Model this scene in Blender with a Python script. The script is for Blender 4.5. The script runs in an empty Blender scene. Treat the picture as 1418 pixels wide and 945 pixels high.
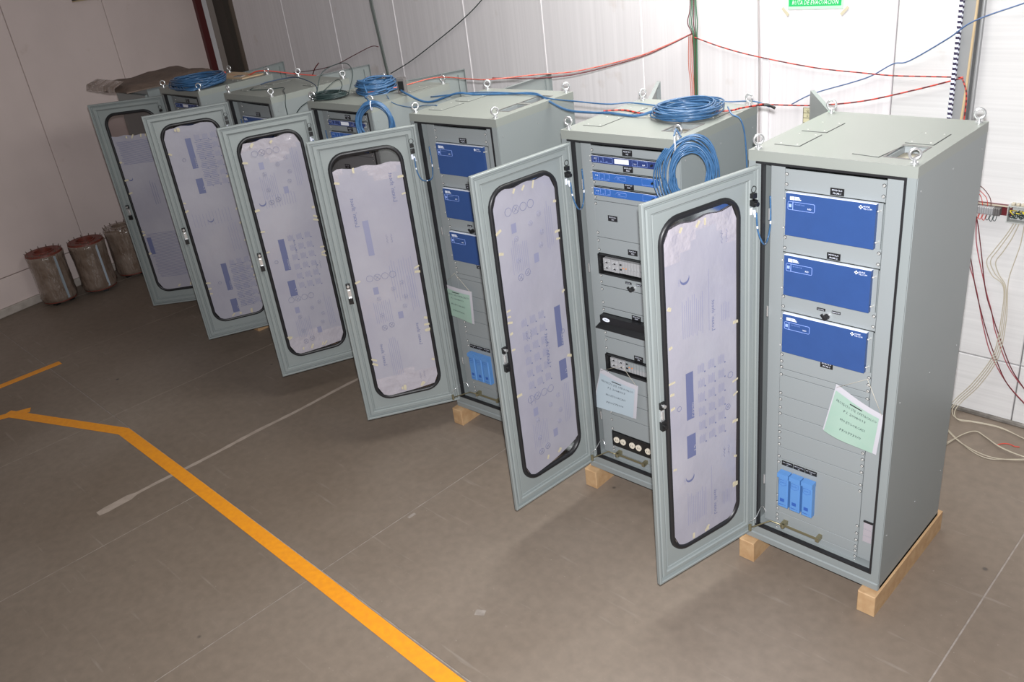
import bpy, math, random
from mathutils import Vector, Matrix
random.seed(7)
SC = bpy.context.scene
COL = SC.collection
# ---------------------------------------------------------------- camera
CAM = Vector((2.15396, -3.62986, 3.61610))
RX = Vector((0.708, 0.697, -0.115)); DN = Vector((0.240, -0.390, -0.889)); FW = Vector((-0.66437, 0.60177, -0.44327))
FW.normalize(); RX = (RX - FW * RX.dot(FW)).normalized(); DN = FW.cross(RX).normalized()
cd = bpy.data.cameras.new('camera'); cam = bpy.data.objects.new('camera', cd); COL.objects.link(cam)
cd.sensor_width = 36; cd.sensor_fit = 'HORIZONTAL'; cd.lens = 1188.2 * 36 / 1418; cd.clip_start = .05
Mx = Matrix.Identity(4)
for i in range(3):
    Mx[i][0] = RX[i]; Mx[i][1] = -DN[i]; Mx[i][2] = -FW[i]; Mx[i][3] = CAM[i]
cam.matrix_world = Mx
SC.camera = cam
# ---------------------------------------------------------------- world, lights, exposure
w = bpy.data.worlds.new('world'); SC.world = w; w.use_nodes = True
w.node_tree.nodes['Background'].inputs[0].default_value = (1.0, .84, .76, 1)
w.node_tree.nodes['Background'].inputs[1].default_value = 0.07
def area(name, loc, target, size, power, color):
    l = bpy.data.lights.new(name, 'AREA'); l.shape = 'DISK' if size < 1 else 'SQUARE'; l.size = size; l.energy = power; l.color = color
    o = bpy.data.objects.new(name, l); COL.objects.link(o); o.location = loc
    o.rotation_euler = (Vector(target) - Vector(loc)).to_track_quat('-Z', 'Y').to_euler()
    return o
FL = CAM + RX * .01 - DN * .12
area('camera_flash', FL, FL + FW + RX * .38 + DN * .02, .07, 430, (.985, .985, 1.0))
area('fluorescent_batten', (-1.2, .9, 4.8), (-1.2, .9, 0), 2.4, 165, (1.0, 1.0, .95))
area('skylight', (-3, -3.0, 8.0), (-3, -1.5, 0), 3.0, 22, (.96, .95, 1.0))
SC.view_settings.view_transform = 'Standard'; SC.view_settings.look = 'None'
SC.view_settings.exposure = 0; SC.view_settings.gamma = 1

# ---------------------------------------------------------------- materials
MATS = {}
def mat(name, col, rough=.5, metal=0, noise=None, bump=None, coat=0, trans=0, alpha=1, spec=.5, grad=None):
    if name in MATS: return MATS[name]
    m = bpy.data.materials.new(name); m.use_nodes = True; nt = m.node_tree; b = nt.nodes['Principled BSDF']
    b.inputs['Base Color'].default_value = (*col, 1); b.inputs['Roughness'].default_value = rough; b.inputs['Metallic'].default_value = metal
    b.inputs['Coat Weight'].default_value = coat; b.inputs['Transmission Weight'].default_value = trans; b.inputs['Alpha'].default_value = alpha
    b.inputs['Specular IOR Level'].default_value = spec
    geo = nt.nodes.new('ShaderNodeNewGeometry')
    if noise:   # (scale, amount, detail, second colour)
        n = nt.nodes.new('ShaderNodeTexNoise'); n.inputs['Scale'].default_value = noise[0]; n.inputs['Detail'].default_value = noise[2]
        nt.links.new(geo.outputs['Position'], n.inputs['Vector'])
        r = nt.nodes.new('ShaderNodeValToRGB'); r.color_ramp.elements[0].position = .35; r.color_ramp.elements[1].position = .68
        r.color_ramp.elements[0].color = (*col, 1); r.color_ramp.elements[1].color = (*[c * (1 - noise[1]) + d * noise[1] for c, d in zip(col, noise[3])], 1)
        nt.links.new(n.outputs['Fac'], r.inputs['Fac']); nt.links.new(r.outputs['Color'], b.inputs['Base Color'])
    if bump:    # (scale xyz, strength, distance)
        mp = nt.nodes.new('ShaderNodeMapping'); mp.inputs['Scale'].default_value = bump[0]
        nt.links.new(geo.outputs['Position'], mp.inputs['Vector'])
        n2 = nt.nodes.new('ShaderNodeTexNoise'); n2.inputs['Scale'].default_value = 1; n2.inputs['Detail'].default_value = 3
        nt.links.new(mp.outputs['Vector'], n2.inputs['Vector'])
        bp = nt.nodes.new('ShaderNodeBump'); bp.inputs['Strength'].default_value = bump[1]; bp.inputs['Distance'].default_value = bump[2]
        nt.links.new(n2.outputs['Fac'], bp.inputs['Height']); nt.links.new(bp.outputs['Normal'], b.inputs['Normal'])
        if coat: nt.links.new(bp.outputs['Normal'], b.inputs['Coat Normal'])
    MATS[name] = m; return m
def floor_mat():
    m = bpy.data.materials.new('concrete_floor'); m.use_nodes = True; nt = m.node_tree; b = nt.nodes['Principled BSDF']
    geo = nt.nodes.new('ShaderNodeNewGeometry'); L = nt.links.new
    def noise(scale, det, dist=0):
        n = nt.nodes.new('ShaderNodeTexNoise'); n.inputs['Scale'].default_value = scale; n.inputs['Detail'].default_value = det; n.inputs['Distortion'].default_value = dist
        L(geo.outputs['Position'], n.inputs['Vector']); return n
    def ramp(src, stops):
        r = nt.nodes.new('ShaderNodeValToRGB'); e = r.color_ramp.elements
        for i, (p, c) in enumerate(stops):
            q = e[i] if i < 2 else e.new(p)
            q.position = p; q.color = (*c, 1)
        L(src, r.inputs['Fac']); return r
    def mix(a, bb, f, mode='MIX'):
        x = nt.nodes.new('ShaderNodeMix'); x.data_type = 'RGBA'; x.blend_type = mode
        L(a, x.inputs[6]); L(bb, x.inputs[7])
        if isinstance(f, float): x.inputs[0].default_value = f
        else: L(f, x.inputs[0])
        return x.outputs[2]
    big = ramp(noise(.42, 7, .5).outputs['Fac'], [(.3, (.165, .126, .094)), (.7, (.250, .204, .166))])
    fine = ramp(noise(16, 9).outputs['Fac'], [(.3, (.90, .90, .90)), (.7, (1.06, 1.06, 1.06))])
    c = mix(big.outputs[0], fine.outputs[0], 1.0, 'MULTIPLY')
    sp = ramp(noise(55, 4).outputs['Fac'], [(.70, (0, 0, 0)), (.78, (.5, .5, .5))])
    pale = nt.nodes.new('ShaderNodeRGB'); pale.outputs[0].default_value = (.42, .38, .34, 1)
    c = mix(c, pale.outputs[0], sp.outputs[0])
    # dark drips
    v = nt.nodes.new('ShaderNodeTexVoronoi'); v.inputs['Scale'].default_value = 1.7; L(geo.outputs['Position'], v.inputs['Vector'])
    dr = ramp(v.outputs['Distance'], [(.022, (.8, .8, .8)), (.036, (0, 0, 0))])
    dk = nt.nodes.new('ShaderNodeRGB'); dk.outputs[0].default_value = (.06, .05, .045, 1)
    c = mix(c, dk.outputs[0], dr.outputs[0])
    # scuffs: stretched noise
    mp = nt.nodes.new('ShaderNodeMapping'); mp.inputs['Scale'].default_value = (1.2, 14, 1); mp.inputs['Rotation'].default_value = (0, 0, .7); L(geo.outputs['Position'], mp.inputs['Vector'])
    n3 = nt.nodes.new('ShaderNodeTexNoise'); n3.inputs['Scale'].default_value = 1.5; n3.inputs['Detail'].default_value = 6; L(mp.outputs['Vector'], n3.inputs['Vector'])
    sc = ramp(n3.outputs['Fac'], [(.64, (0, 0, 0)), (.74, (.22, .22, .22))])
    c = mix(c, pale.outputs[0], sc.outputs[0])
    L(c, b.inputs['Base Color']); b.inputs['Roughness'].default_value = .55
    bp = nt.nodes.new('ShaderNodeBump'); bp.inputs['Strength'].default_value = .12; bp.inputs['Distance'].default_value = .004
    L(noise(40, 5).outputs['Fac'], bp.inputs['Height']); L(bp.outputs['Normal'], b.inputs['Normal'])
    MATS['concrete_floor'] = m; return m
def wall_mat(name, col, axis, sc):
    m = bpy.data.materials.new(name); m.use_nodes = True; nt = m.node_tree; b = nt.nodes['Principled BSDF']; L = nt.links.new
    geo = nt.nodes.new('ShaderNodeNewGeometry')
    mp = nt.nodes.new('ShaderNodeMapping'); mp.inputs['Scale'].default_value = sc; L(geo.outputs['Position'], mp.inputs['Vector'])
    n = nt.nodes.new('ShaderNodeTexNoise'); n.inputs['Scale'].default_value = 1; n.inputs['Detail'].default_value = 5; L(mp.outputs['Vector'], n.inputs['Vector'])
    r = nt.nodes.new('ShaderNodeValToRGB'); r.color_ramp.elements[0].position = .3; r.color_ramp.elements[1].position = .7
    r.color_ramp.elements[0].color = (*[c * .90 for c in col], 1); r.color_ramp.elements[1].color = (*col, 1)
    L(n.outputs['Fac'], r.inputs['Fac'])
    n2 = nt.nodes.new('ShaderNodeTexNoise'); n2.inputs['Scale'].default_value = 3.0; n2.inputs['Detail'].default_value = 6; L(geo.outputs['Position'], n2.inputs['Vector'])
    r2 = nt.nodes.new('ShaderNodeValToRGB'); r2.color_ramp.elements[0].position = .66; r2.color_ramp.elements[1].position = .76
    r2.color_ramp.elements[0].color = (1, 1, 1, 1); r2.color_ramp.elements[1].color = (.86, .82, .78, 1); L(n2.outputs['Fac'], r2.inputs['Fac'])
    mx = nt.nodes.new('ShaderNodeMix'); mx.data_type = 'RGBA'; mx.blend_type = 'MULTIPLY'; mx.inputs[0].default_value = 1
    L(r.outputs[0], mx.inputs[6]); L(r2.outputs[0], mx.inputs[7]); L(mx.outputs[2], b.inputs['Base Color'])
    bp = nt.nodes.new('ShaderNodeBump'); bp.inputs['Strength'].default_value = .25; bp.inputs['Distance'].default_value = .003
    L(n.outputs['Fac'], bp.inputs['Height']); L(bp.outputs['Normal'], b.inputs['Normal'])
    b.inputs['Roughness'].default_value = .45
    MATS[name] = m; return m
FLOOR = floor_mat()
WALLB = wall_mat('white_corrugated_panel', (.77, .74, .755), 0, (40, 2, .5))
WALLR = wall_mat('white_ribbed_panel', (.68, .67, .67), 2, (.7, .7, 60))
WALLL = wall_mat('white_panel_warm_lit', (.74, .63, .60), 0, (1.5, 1.5, 1.2))  # white panels, pink of the warm ambient light mixed into the colour
GREY = mat('grey_enamel', (.238, .262, .264), .38, noise=(6, .25, 3, (.22, .25, .256)), bump=((700, 700, 700), .12, .0005))
GREYT = mat('grey_enamel_lit_roof', (.255, .272, .25), .40, bump=((700, 700, 700), .12, .0005))  # same paint as GREY, with the greenish overhead light put into the colour
GREYD = mat('grey_enamel_door', (.255, .283, .28), .36, noise=(5, .3, 3, (.225, .255, .262)), bump=((700, 700, 700), .12, .0005))
PANEL = mat('grey_rack_panel', (.255, .278, .285), .45)
DARK = mat('dark_gap', (.02, .02, .022), .7)
BLACK = mat('black_rubber', (.014, .014, .016), .42)
BLKP = mat('black_plastic', (.012, .012, .013), .35)
STEEL = mat('zinc_steel', (.72, .73, .74), .25, .75)
SCREW = mat('screw_steel', (.66, .66, .64), .35, .35)
BRASS = mat('yellow_zinc', (.30, .27, .17), .35, .7)
BLUE = mat('module_blue', (.028, .072, .225), .38, noise=(14, .35, 4, (.024, .060, .19)))
BLUE2 = mat('module_light_blue', (.028, .11, .36), .4)
NAVY = mat('module_navy', (.022, .04, .15), .4)
BLOCK = mat('terminal_block_blue', (.10, .25, .55), .35)
BLOCKD = mat('terminal_block_print', (.03, .10, .38), .4)
WHITE = mat('white_print', (.80, .84, .95), .5)
PALEB = mat('pale_blue_print', (.30, .42, .85), .5)
SCREEN = mat('display_panel', (.85, .88, .95), .3)
CABLE = mat('blue_cable', (.036, .105, .225), .3, noise=(30, .5, 2, (.075, .17, .32)))
CABLEL = mat('pale_blue_sheath', (.10, .28, .62), .3)
BLKC = mat('black_green_cable', (.03, .05, .05), .35)
REDC = mat('red_wire', (.55, .06, .04), .4)
PINKC = mat('faded_red_wire', (.56, .20, .15), .45)
MARC = mat('maroon_wire', (.12, .015, .02), .4)
GRNC = mat('green_wire', (.05, .16, .08), .4)
CREAM = mat('cream_cable', (.46, .41, .32), .45)
TANC = mat('tan_cable', (.55, .42, .25), .5)
PAPERG = mat('green_paper', (.29, .42, .35), .7, noise=(12, .3, 2, (.35, .44, .39)))
PAPERB = mat('pale_blue_paper', (.38, .45, .50), .7)
PAPERW = mat('white_paper', (.47, .46, .50), .7)
INK = mat('ink', (.02, .025, .035), .7)
WOOD = mat('pine', (.50, .33, .18), .65, noise=(18, .6, 4, (.36, .20, .09)), bump=((4, 90, 90), .3, .002))
ORANGE = mat('orange_paint', (.86, .33, .01), .5, noise=(25, .5, 5, (.72, .24, .02)))
FILLER = mat('joint_filler', (.33, .29, .26), .7, noise=(20, .8, 4, (.20, .165, .14)))
SHEET = mat('protective_film_sheet', (.32, .312, .372), .30, noise=(2.2, .7, 5, (.395, .385, .43)), bump=((9, 9, 7), .35, .012), coat=.35)
SHEETW = mat('protective_film_sheet_fold', (.40, .375, .42), .25, bump=((12, 12, 10), .7, .02), coat=.6)
PRINT = mat('film_print_pale', (.245, .25, .36), .4)
PRINTD = mat('film_print_dark', (.125, .14, .26), .4)
TAPE = mat('masking_tape', (.52, .47, .34), .7)
GREEN = mat('sign_green', (.02, .46, .13), .4)
SIGNW = mat('sign_white', (.80, .85, .80), .5)
OLIVE = mat('olive_shutter', (.13, .105, .08), .6)
OLIVE2 = mat('olive_jamb', (.075, .062, .05), .6)
DRED = mat('dark_red_steel', (.095, .015, .015), .5)
KRAFT = mat('kraft_wrap', (.17, .12, .095), .6, noise=(5, .6, 4, (.10, .075, .06)), bump=((14, 14, 14), .7, .02))
TANB = mat('cardboard', (.52, .38, .24), .7)
FILM = mat('cling_film_over_kraft', (.17, .12, .09), .18, noise=(7, .7, 4, (.30, .24, .20)), bump=((16, 16, 7), .8, .03), coat=1.0)
RUST = mat('red_oxide', (.20, .045, .03), .5, noise=(20, .6, 3, (.09, .03, .02)))
LBLUE = mat('pale_blue_post', (.36, .42, .48), .4)
GALV = mat('galvanised_column', (.34, .345, .35), .45, .3)
GREYB = mat('dark_grey_box', (.14, .13, .13), .5)
TERM = mat('terminal_grey', (.34, .34, .35), .4)
YEL = mat('yellow_wire', (.75, .6, .05), .5)
# thin clear pane: transparent with a glossy sheen by viewing angle
def pane_mat():
    m = bpy.data.materials.new('clear_polycarbonate'); m.use_nodes = True; nt = m.node_tree; L = nt.links.new
    for n in list(nt.nodes): nt.nodes.remove(n)
    o = nt.nodes.new('ShaderNodeOutputMaterial'); t = nt.nodes.new('ShaderNodeBsdfTransparent'); t.inputs[0].default_value = (.70, .66, .66, 1)
    g = nt.nodes.new('ShaderNodeBsdfGlossy'); g.inputs['Roughness'].default_value = .12
    f = nt.nodes.new('ShaderNodeFresnel'); f.inputs[0].default_value = 1.5; x = nt.nodes.new('ShaderNodeMixShader')
    L(f.outputs[0], x.inputs[0]); L(t.outputs[0], x.inputs[1]); L(g.outputs[0], x.inputs[2]); L(x.outputs[0], o.inputs[0])
    return m
PANE = pane_mat()

# ---------------------------------------------------------------- helpers
TEXTC = {}
def text_geo(s):
    """2-D outline mesh of a line of text, height of capitals about 1, starting at x=0"""
    if s in TEXTC: return TEXTC[s]
    cu = bpy.data.curves.new('t', 'FONT'); cu.body = s; cu.resolution_u = 1; cu.size = 1.4
    o = bpy.data.objects.new('t', cu); COL.objects.link(o); dg = bpy.context.evaluated_depsgraph_get(); dg.update()
    me = o.evaluated_get(dg).to_mesh()
    v = [(p.co.x, p.co.y) for p in me.vertices]; f = [tuple(p.vertices) for p in me.polygons]
    o.evaluated_get(dg).to_mesh_clear(); bpy.data.objects.remove(o); bpy.data.curves.remove(cu)
    wd = max([p[0] for p in v] or [1]); TEXTC[s] = (v, f, wd); return TEXTC[s]
class MB:
    def __init__(s): s.v = []; s.f = []; s.m = []; s.s = []; s.X = None
    def add(s, vs, fs, m=0, sm=False):
        b = len(s.v)
        for p in vs:
            p = Vector(p); s.v.append(s.X @ p if s.X else p)
        for f in fs: s.f.append([b + i for i in f]); s.m.append(m); s.s.append(sm)
        return s
    def box(s, x0, x1, y0, y1, z0, z1, m=0):
        return s.add([(x0, y0, z0), (x1, y0, z0), (x1, y1, z0), (x0, y1, z0), (x0, y0, z1), (x1, y0, z1), (x1, y1, z1), (x0, y1, z1)],
                     [(0, 3, 2, 1), (4, 5, 6, 7), (0, 1, 5, 4), (1, 2, 6, 5), (2, 3, 7, 6), (3, 0, 4, 7)], m)
    def cbox(s, x0, x1, y0, y1, z0, z1, c=.003, m=0):
        """box with chamfered edges on its -y face"""
        V = [(x0, y1, z0), (x1, y1, z0), (x1, y1, z1), (x0, y1, z1), (x0, y0 + c, z0), (x1, y0 + c, z0), (x1, y0 + c, z1), (x0, y0 + c, z1),
             (x0 + c, y0, z0 + c), (x1 - c, y0, z0 + c), (x1 - c, y0, z1 - c), (x0 + c, y0, z1 - c)]
        F = [(0, 3, 2, 1), (8, 9, 10, 11)]
        for i in range(4):
            j = (i + 1) % 4; F += [(i, j, 4 + j, 4 + i), (4 + i, 4 + j, 8 + j, 8 + i)]
        return s.add(V, F, m)
    def cyl(s, p0, p1, r0, r1=None, n=12, m=0, cap=True):
        r1 = r0 if r1 is None else r1; p0 = Vector(p0); p1 = Vector(p1); d = (p1 - p0).normalized()
        a = d.orthogonal().normalized(); b = d.cross(a); V = []
        for p, r in ((p0, r0), (p1, r1)):
            for i in range(n): t = 2 * math.pi * i / n; V.append(p + a * math.cos(t) * r + b * math.sin(t) * r)
        s.add(V, [(i, (i + 1) % n, n + (i + 1) % n, n + i) for i in range(n)], m, True)
        if cap: s.add(V[:n], [tuple(range(n))[::-1]], m); s.add(V[n:], [tuple(range(n))], m)
        return s
    def tube(s, pts, r, n=6, m=0, closed=False, mfun=None):
        P = [Vector(p) for p in pts]; N = len(P); V = []; up = None
        for i in range(N):
            a = P[(i - 1) % N] if (closed or i > 0) else P[i]; b = P[(i + 1) % N] if (closed or i < N - 1) else P[i]
            d = (b - a)
            if d.length < 1e-9: d = Vector((0, 0, 1))
            d.normalize()
            if up is None: up = d.orthogonal().normalized()
            up = up - d * up.dot(d)
            if up.length < 1e-6: up = d.orthogonal()
            up.normalize(); sd = d.cross(up)
            for k in range(n): t = 2 * math.pi * k / n; V.append(P[i] + up * math.cos(t) * r + sd * math.sin(t) * r)
        b0 = len(s.v); s.add(V, [], m)
        for i in range(N if closed else N - 1):
            j = (i + 1) % N
            for k in range(n):
                s.f.append([b0 + i * n + k, b0 + i * n + (k + 1) % n, b0 + j * n + (k + 1) % n, b0 + j * n + k]); s.m.append(mfun(i, k) if mfun else m); s.s.append(True)
        if not closed:
            s.f.append([b0 + k for k in range(n)][::-1]); s.m.append(m); s.s.append(False)
            s.f.append([b0 + (N - 1) * n + k for k in range(n)]); s.m.append(m); s.s.append(False)
        return s
    def torus(s, c, ax, R, r, N=18, n=7, m=0):
        c = Vector(c); ax = Vector(ax).normalized(); a = ax.orthogonal().normalized(); b = ax.cross(a)
        return s.tube([c + a * R * math.cos(2 * math.pi * i / N) + b * R * math.sin(2 * math.pi * i / N) for i in range(N)], r, n, m, True)
    def text(s, t, o, ux, uy, h, m=0, center=False, fn=None, width=None):
        """text at origin o, baseline direction ux, letter-up uy, capital height h"""
        v, f, wd = text_geo(t); o = Vector(o); ux = Vector(ux); uy = Vector(uy); sx = h if width is None else width / wd
        if center: o = o - ux * wd * sx / 2
        return s.add([o + ux * p[0] * sx + uy * p[1] * h for p in v], f, m)
    def plate(s, x0, x1, y0, y1, z0, z1, holes, m=0):
        xs = sorted({x0, x1, *[h[0] for h in holes], *[h[1] for h in holes]}); ys = sorted({y0, y1, *[h[2] for h in holes], *[h[3] for h in holes]})
        for i in range(len(xs) - 1):
            for j in range(len(ys) - 1):
                cx = (xs[i] + xs[i + 1]) / 2; cy = (ys[j] + ys[j + 1]) / 2
                if any(h[0] < cx < h[1] and h[2] < cy < h[3] for h in holes): continue
                s.box(xs[i], xs[i + 1], ys[j], ys[j + 1], z0, z1, m)
        return s
    def mesh(s, name, mats):
        me = bpy.data.meshes.new(name); me.from_pydata([tuple(p) for p in s.v], [], s.f)
        for x in (mats if isinstance(mats, (list, tuple)) else [mats]): me.materials.append(x)
        me.polygons.foreach_set('material_index', s.m); me.polygons.foreach_set('use_smooth', s.s); me.update(); return me
    def build(s, name, mats, parent=None, **k): return link(name, s.mesh(name, mats), parent, **k)
def link(name, me, parent=None, loc=None, rz=None, label=None, cat=None, group=None, kind=None):
    o = bpy.data.objects.new(name, me); COL.objects.link(o)
    if parent: o.parent = parent
    if loc is not None: o.location = loc
    if rz is not None: o.rotation_euler = (0, 0, rz)
    tag(o, label, cat, group, kind); return o
def tag(o, label=None, cat=None, group=None, kind=None):
    for k, v in (('label', label), ('category', cat), ('group', group), ('kind', kind)):
        if v: o[k] = v
    return o
def empty(name, loc=(0, 0, 0), rz=0, **k): return link(name, None, None, loc, rz, **k)
def catmull(P, n=8, closed=False):
    P = [Vector(p) for p in P]; out = []; N = len(P)
    for i in range(N if closed else N - 1):
        g = (lambda k: P[k % N]) if closed else (lambda k: P[max(0, min(N - 1, k))])
        a, b, c, d = g(i - 1), g(i), g(i + 1), g(i + 2)
        for k in range(n):
            t = k / n; out.append(.5 * ((2 * b) + (c - a) * t + (2 * a - 5 * b + 4 * c - d) * t * t + (3 * b - a - 3 * c + d) * t ** 3))
    if not closed: out.append(P[-1])
    return out
T = 2.477; B0 = .138; W = .80; D = .81      # cabinet top, underside, width, depth

# ================================================================ THE SETTING
WY = 2.24                                    # back wall plane
JX = [-10.2, -8.9, -7.15, -5.37, -3.97, -2.02, 1.2, 3.8]
floor = MB().box(-11.2, 4.2, -5.2, 2.3, -.12, -.035).build('floor', FILLER, kind='structure')
def slab(x0, x1, y0, y1):
    g = .0045
    MB().box(x0 + g, x1 - g, y0 + g, y1 - g, -.036, 0).build('slab', FLOOR, floor)
JX2 = [-10.2, -8.9, -7.15, -5.36, -3.53, -2.02, 1.2, 3.8]
for a, b in zip(JX[:-1], JX[1:]): slab(a, b, -1.742, 2.26)
for a, b in zip(JX2[:-1], JX2[1:]): slab(a, b, -5.0, -1.742)
MB().plate(-10.2, 3.8, -5.0, 2.26, -.034, -.0025, [(a + .0045, b - .0045, -1.7375, 2.2555) for a, b in zip(JX[:-1], JX[1:])] + [(a + .0045, b - .0045, -4.9955, -1.7465) for a, b in zip(JX2[:-1], JX2[1:])]).build('joint_filler', FILLER, floor)
# pale patched crack beside the joint, ragged outline
pts = []; n = 40
for i in range(n + 1):
    y = -.02 - 2.42 * i / n; wd = .017 + .006 * random.random() + (.022 if i > n - 5 else 0) + (-.01 if i == n else 0)
    pts.append((y, wd))
mb = MB(); V = []
for y, wd in pts:
    c = -3.955 + .006 * math.sin(y * 7); V += [(c - wd, y, .001), (c + wd, y, .001)]
V += [(p[0], p[1], .0) for p in V]; n2 = len(pts) * 2
F = [(2 * i, 2 * i + 1, 2 * i + 3, 2 * i + 2) for i in range(n)]
mb.add(V, F); mb.build('crack_patch', mat('pale_patch', (.40, .33, .28), .7, noise=(12, .6, 5, (.27, .22, .18))), floor)
mb = MB()
for x, y, a, l, ww in ((-.93, -1.36, .5, .03, .022), (-1.98, -1.02, 1.57, .03, .012)):
    mb.X = Matrix.Translation((x, y, 0)) @ Matrix.Rotation(a, 4, 'Z'); mb.box(-l, l, -ww, ww, 0, .001)
mb.build('tape_residue', FILLER, floor, kind='stuff')
def paint(pl, wd=.052):
    P = [Vector((x, y, 0)) for x, y in pl]; L = []; Rr = []
    for i, p in enumerate(P):
        d0 = (P[i] - P[i - 1]).normalized() if i else (P[1] - P[0]).normalized(); d1 = (P[i + 1] - P[i]).normalized() if i < len(P) - 1 else d0
        n0 = Vector((-d0.y, d0.x, 0)); n1 = Vector((-d1.y, d1.x, 0)); mm = (n0 + n1)
        if mm.length < .3: mm = n0
        mm.normalize(); k = wd / max(.35, mm.dot(n0)); L.append(p + mm * k); Rr.append(p - mm * k)
    mb = MB(); N = len(P)
    V = [q + Vector((0, 0, .0022)) for q in L + Rr] + [q.copy() for q in L + Rr]
    F = [(N + i, N + i + 1, i + 1, i) for i in range(N - 1)] + [(i, i + 1, 2 * N + i + 1, 2 * N + i) for i in range(N - 1)] + [(N + i + 1, N + i, 3 * N + i, 3 * N + i + 1) for i in range(N - 1)] + [(0, 2 * N, 3 * N, N), (N - 1, 2 * N - 1, 4 * N - 1, 3 * N - 1)]
    return mb.add(V, F).build('painted_line', ORANGE, floor)
paint([(-6.36, -2.36), (-5.00, -1.80), (-3.9, -1.795), (-1.9, -1.80), (-.6, -1.81), (3.0, -1.82)])
paint([(-6.42, -2.62), (-6.22, -2.19)], .045).scale.z = 1.4
paint([(-7.05, -4.2), (-7.05, -1.62)], .045)

# back wall: base + panels
wb = MB().box(-8.84, 3.8, WY + .045, WY + .16, 0, 4.6).box(-10.6, -9.86, WY + .045, WY + .16, 0, 4.6).box(-9.86, -8.84, WY + .045, WY + .16, 3.4, 4.6).build('wall_back', WALLB, kind='structure')
XB = [-8.84, -7.66, -6.63, -5.49, -4.41, -3.39, -2.31, -1.27, -.26, .76, 1.78, 2.8, 3.8]
for a, b in zip(XB[:-1], XB[1:]):
    wm = WALLR if b > .7 else WALLB
    MB().cbox(a + .004, b - .004, WY, WY + .05, .475, 4.6, .005).build('wall_panel', wm, wb)
    MB().cbox(a + .004, b - .004, WY + .003, WY + .05, .03, .465, .004).build('wall_panel', wm, wb)
MB().cbox(-10.6, -9.87, WY, WY + .05, .03, 4.6).build('wall_panel', WALLL, wb)
mb = MB()
for x in XB[1:8]: mb.cbox(x - .012, x + .012, WY - .006, WY + .01, .48, 4.6, .004)
mb.build('seam_strip', WALLB, wb)
MB().cbox(-8.84, 3.8, WY - .012, WY + .05, 0, .035, .008).build('baseboard_back', mat('dirty_mortar', (.24, .22, .20), .8, noise=(14, .8, 5, (.08, .07, .06))), kind='structure')
# left wall, slanting into the corner
LA = Vector((-9.088, -1.613, 0)); LB = Vector((-9.88, WY, 0)); LD = (LB - LA).normalized(); LN = Vector((LD.y, -LD.x, 0))    # LN points into the room
LM = Matrix.Identity(4)
for i in range(3): LM[i][0] = LD[i]; LM[i][1] = -LN[i]; LM[i][2] = (0, 0, 1)[i]; LM[i][3] = LA[i]
wl = MB(); wl.X = LM; wl.box(-4, 3.95, .05, .2, 0, 5); wl = wl.build('wall_left', WALLL, kind='structure')
XL = [-3.7, -2.45, -1.2, .05, 1.31, 2.57, 3.93]
XL = [-3.75, -2.48, -1.22, .04, 1.31, 2.57, 3.93]
for a, b in zip(XL[:-1], XL[1:]):
    for z0, z1 in ((.445, 5), (.06, .435)):
        mb = MB(); mb.X = LM; mb.cbox(a + .004, b - .004, 0 if z0 > .1 else .004, .055, z0, z1, .005); mb.build('wall_panel', WALLL, wl)
mb = MB(); mb.X = LM; mb.cbox(-3.9, 3.9, -.035, .05, 0, .10, .01); mb.build('baseboard_left', mat('dirty_white_kerb', (.50, .45, .41), .7, noise=(10, .6, 4, (.3, .26, .22))), kind='structure')
# shutter doorway at the corner
dr = MB().box(-9.86, -8.84, WY + .30, WY + .34, 0, 3.4).build('door_1', OLIVE, kind='structure')
mb = MB().box(-9.90, -9.80, WY - .03, WY + .06, 0, 3.4); mb.build('door_frame', DRED, dr)
MB().box(-8.93, -8.84, WY - .0, WY + .30, 0, 3.4).build('door_jamb', OLIVE, dr)
MB().box(-9.80, -9.52, WY + .22, WY + .30, 0, 3.4).build('door_jamb', OLIVE2, dr)
MB().box(-9.90, -8.84, WY - .03, WY + .30, 3.4, 3.5).build('door_frame', DRED, dr)

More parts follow.
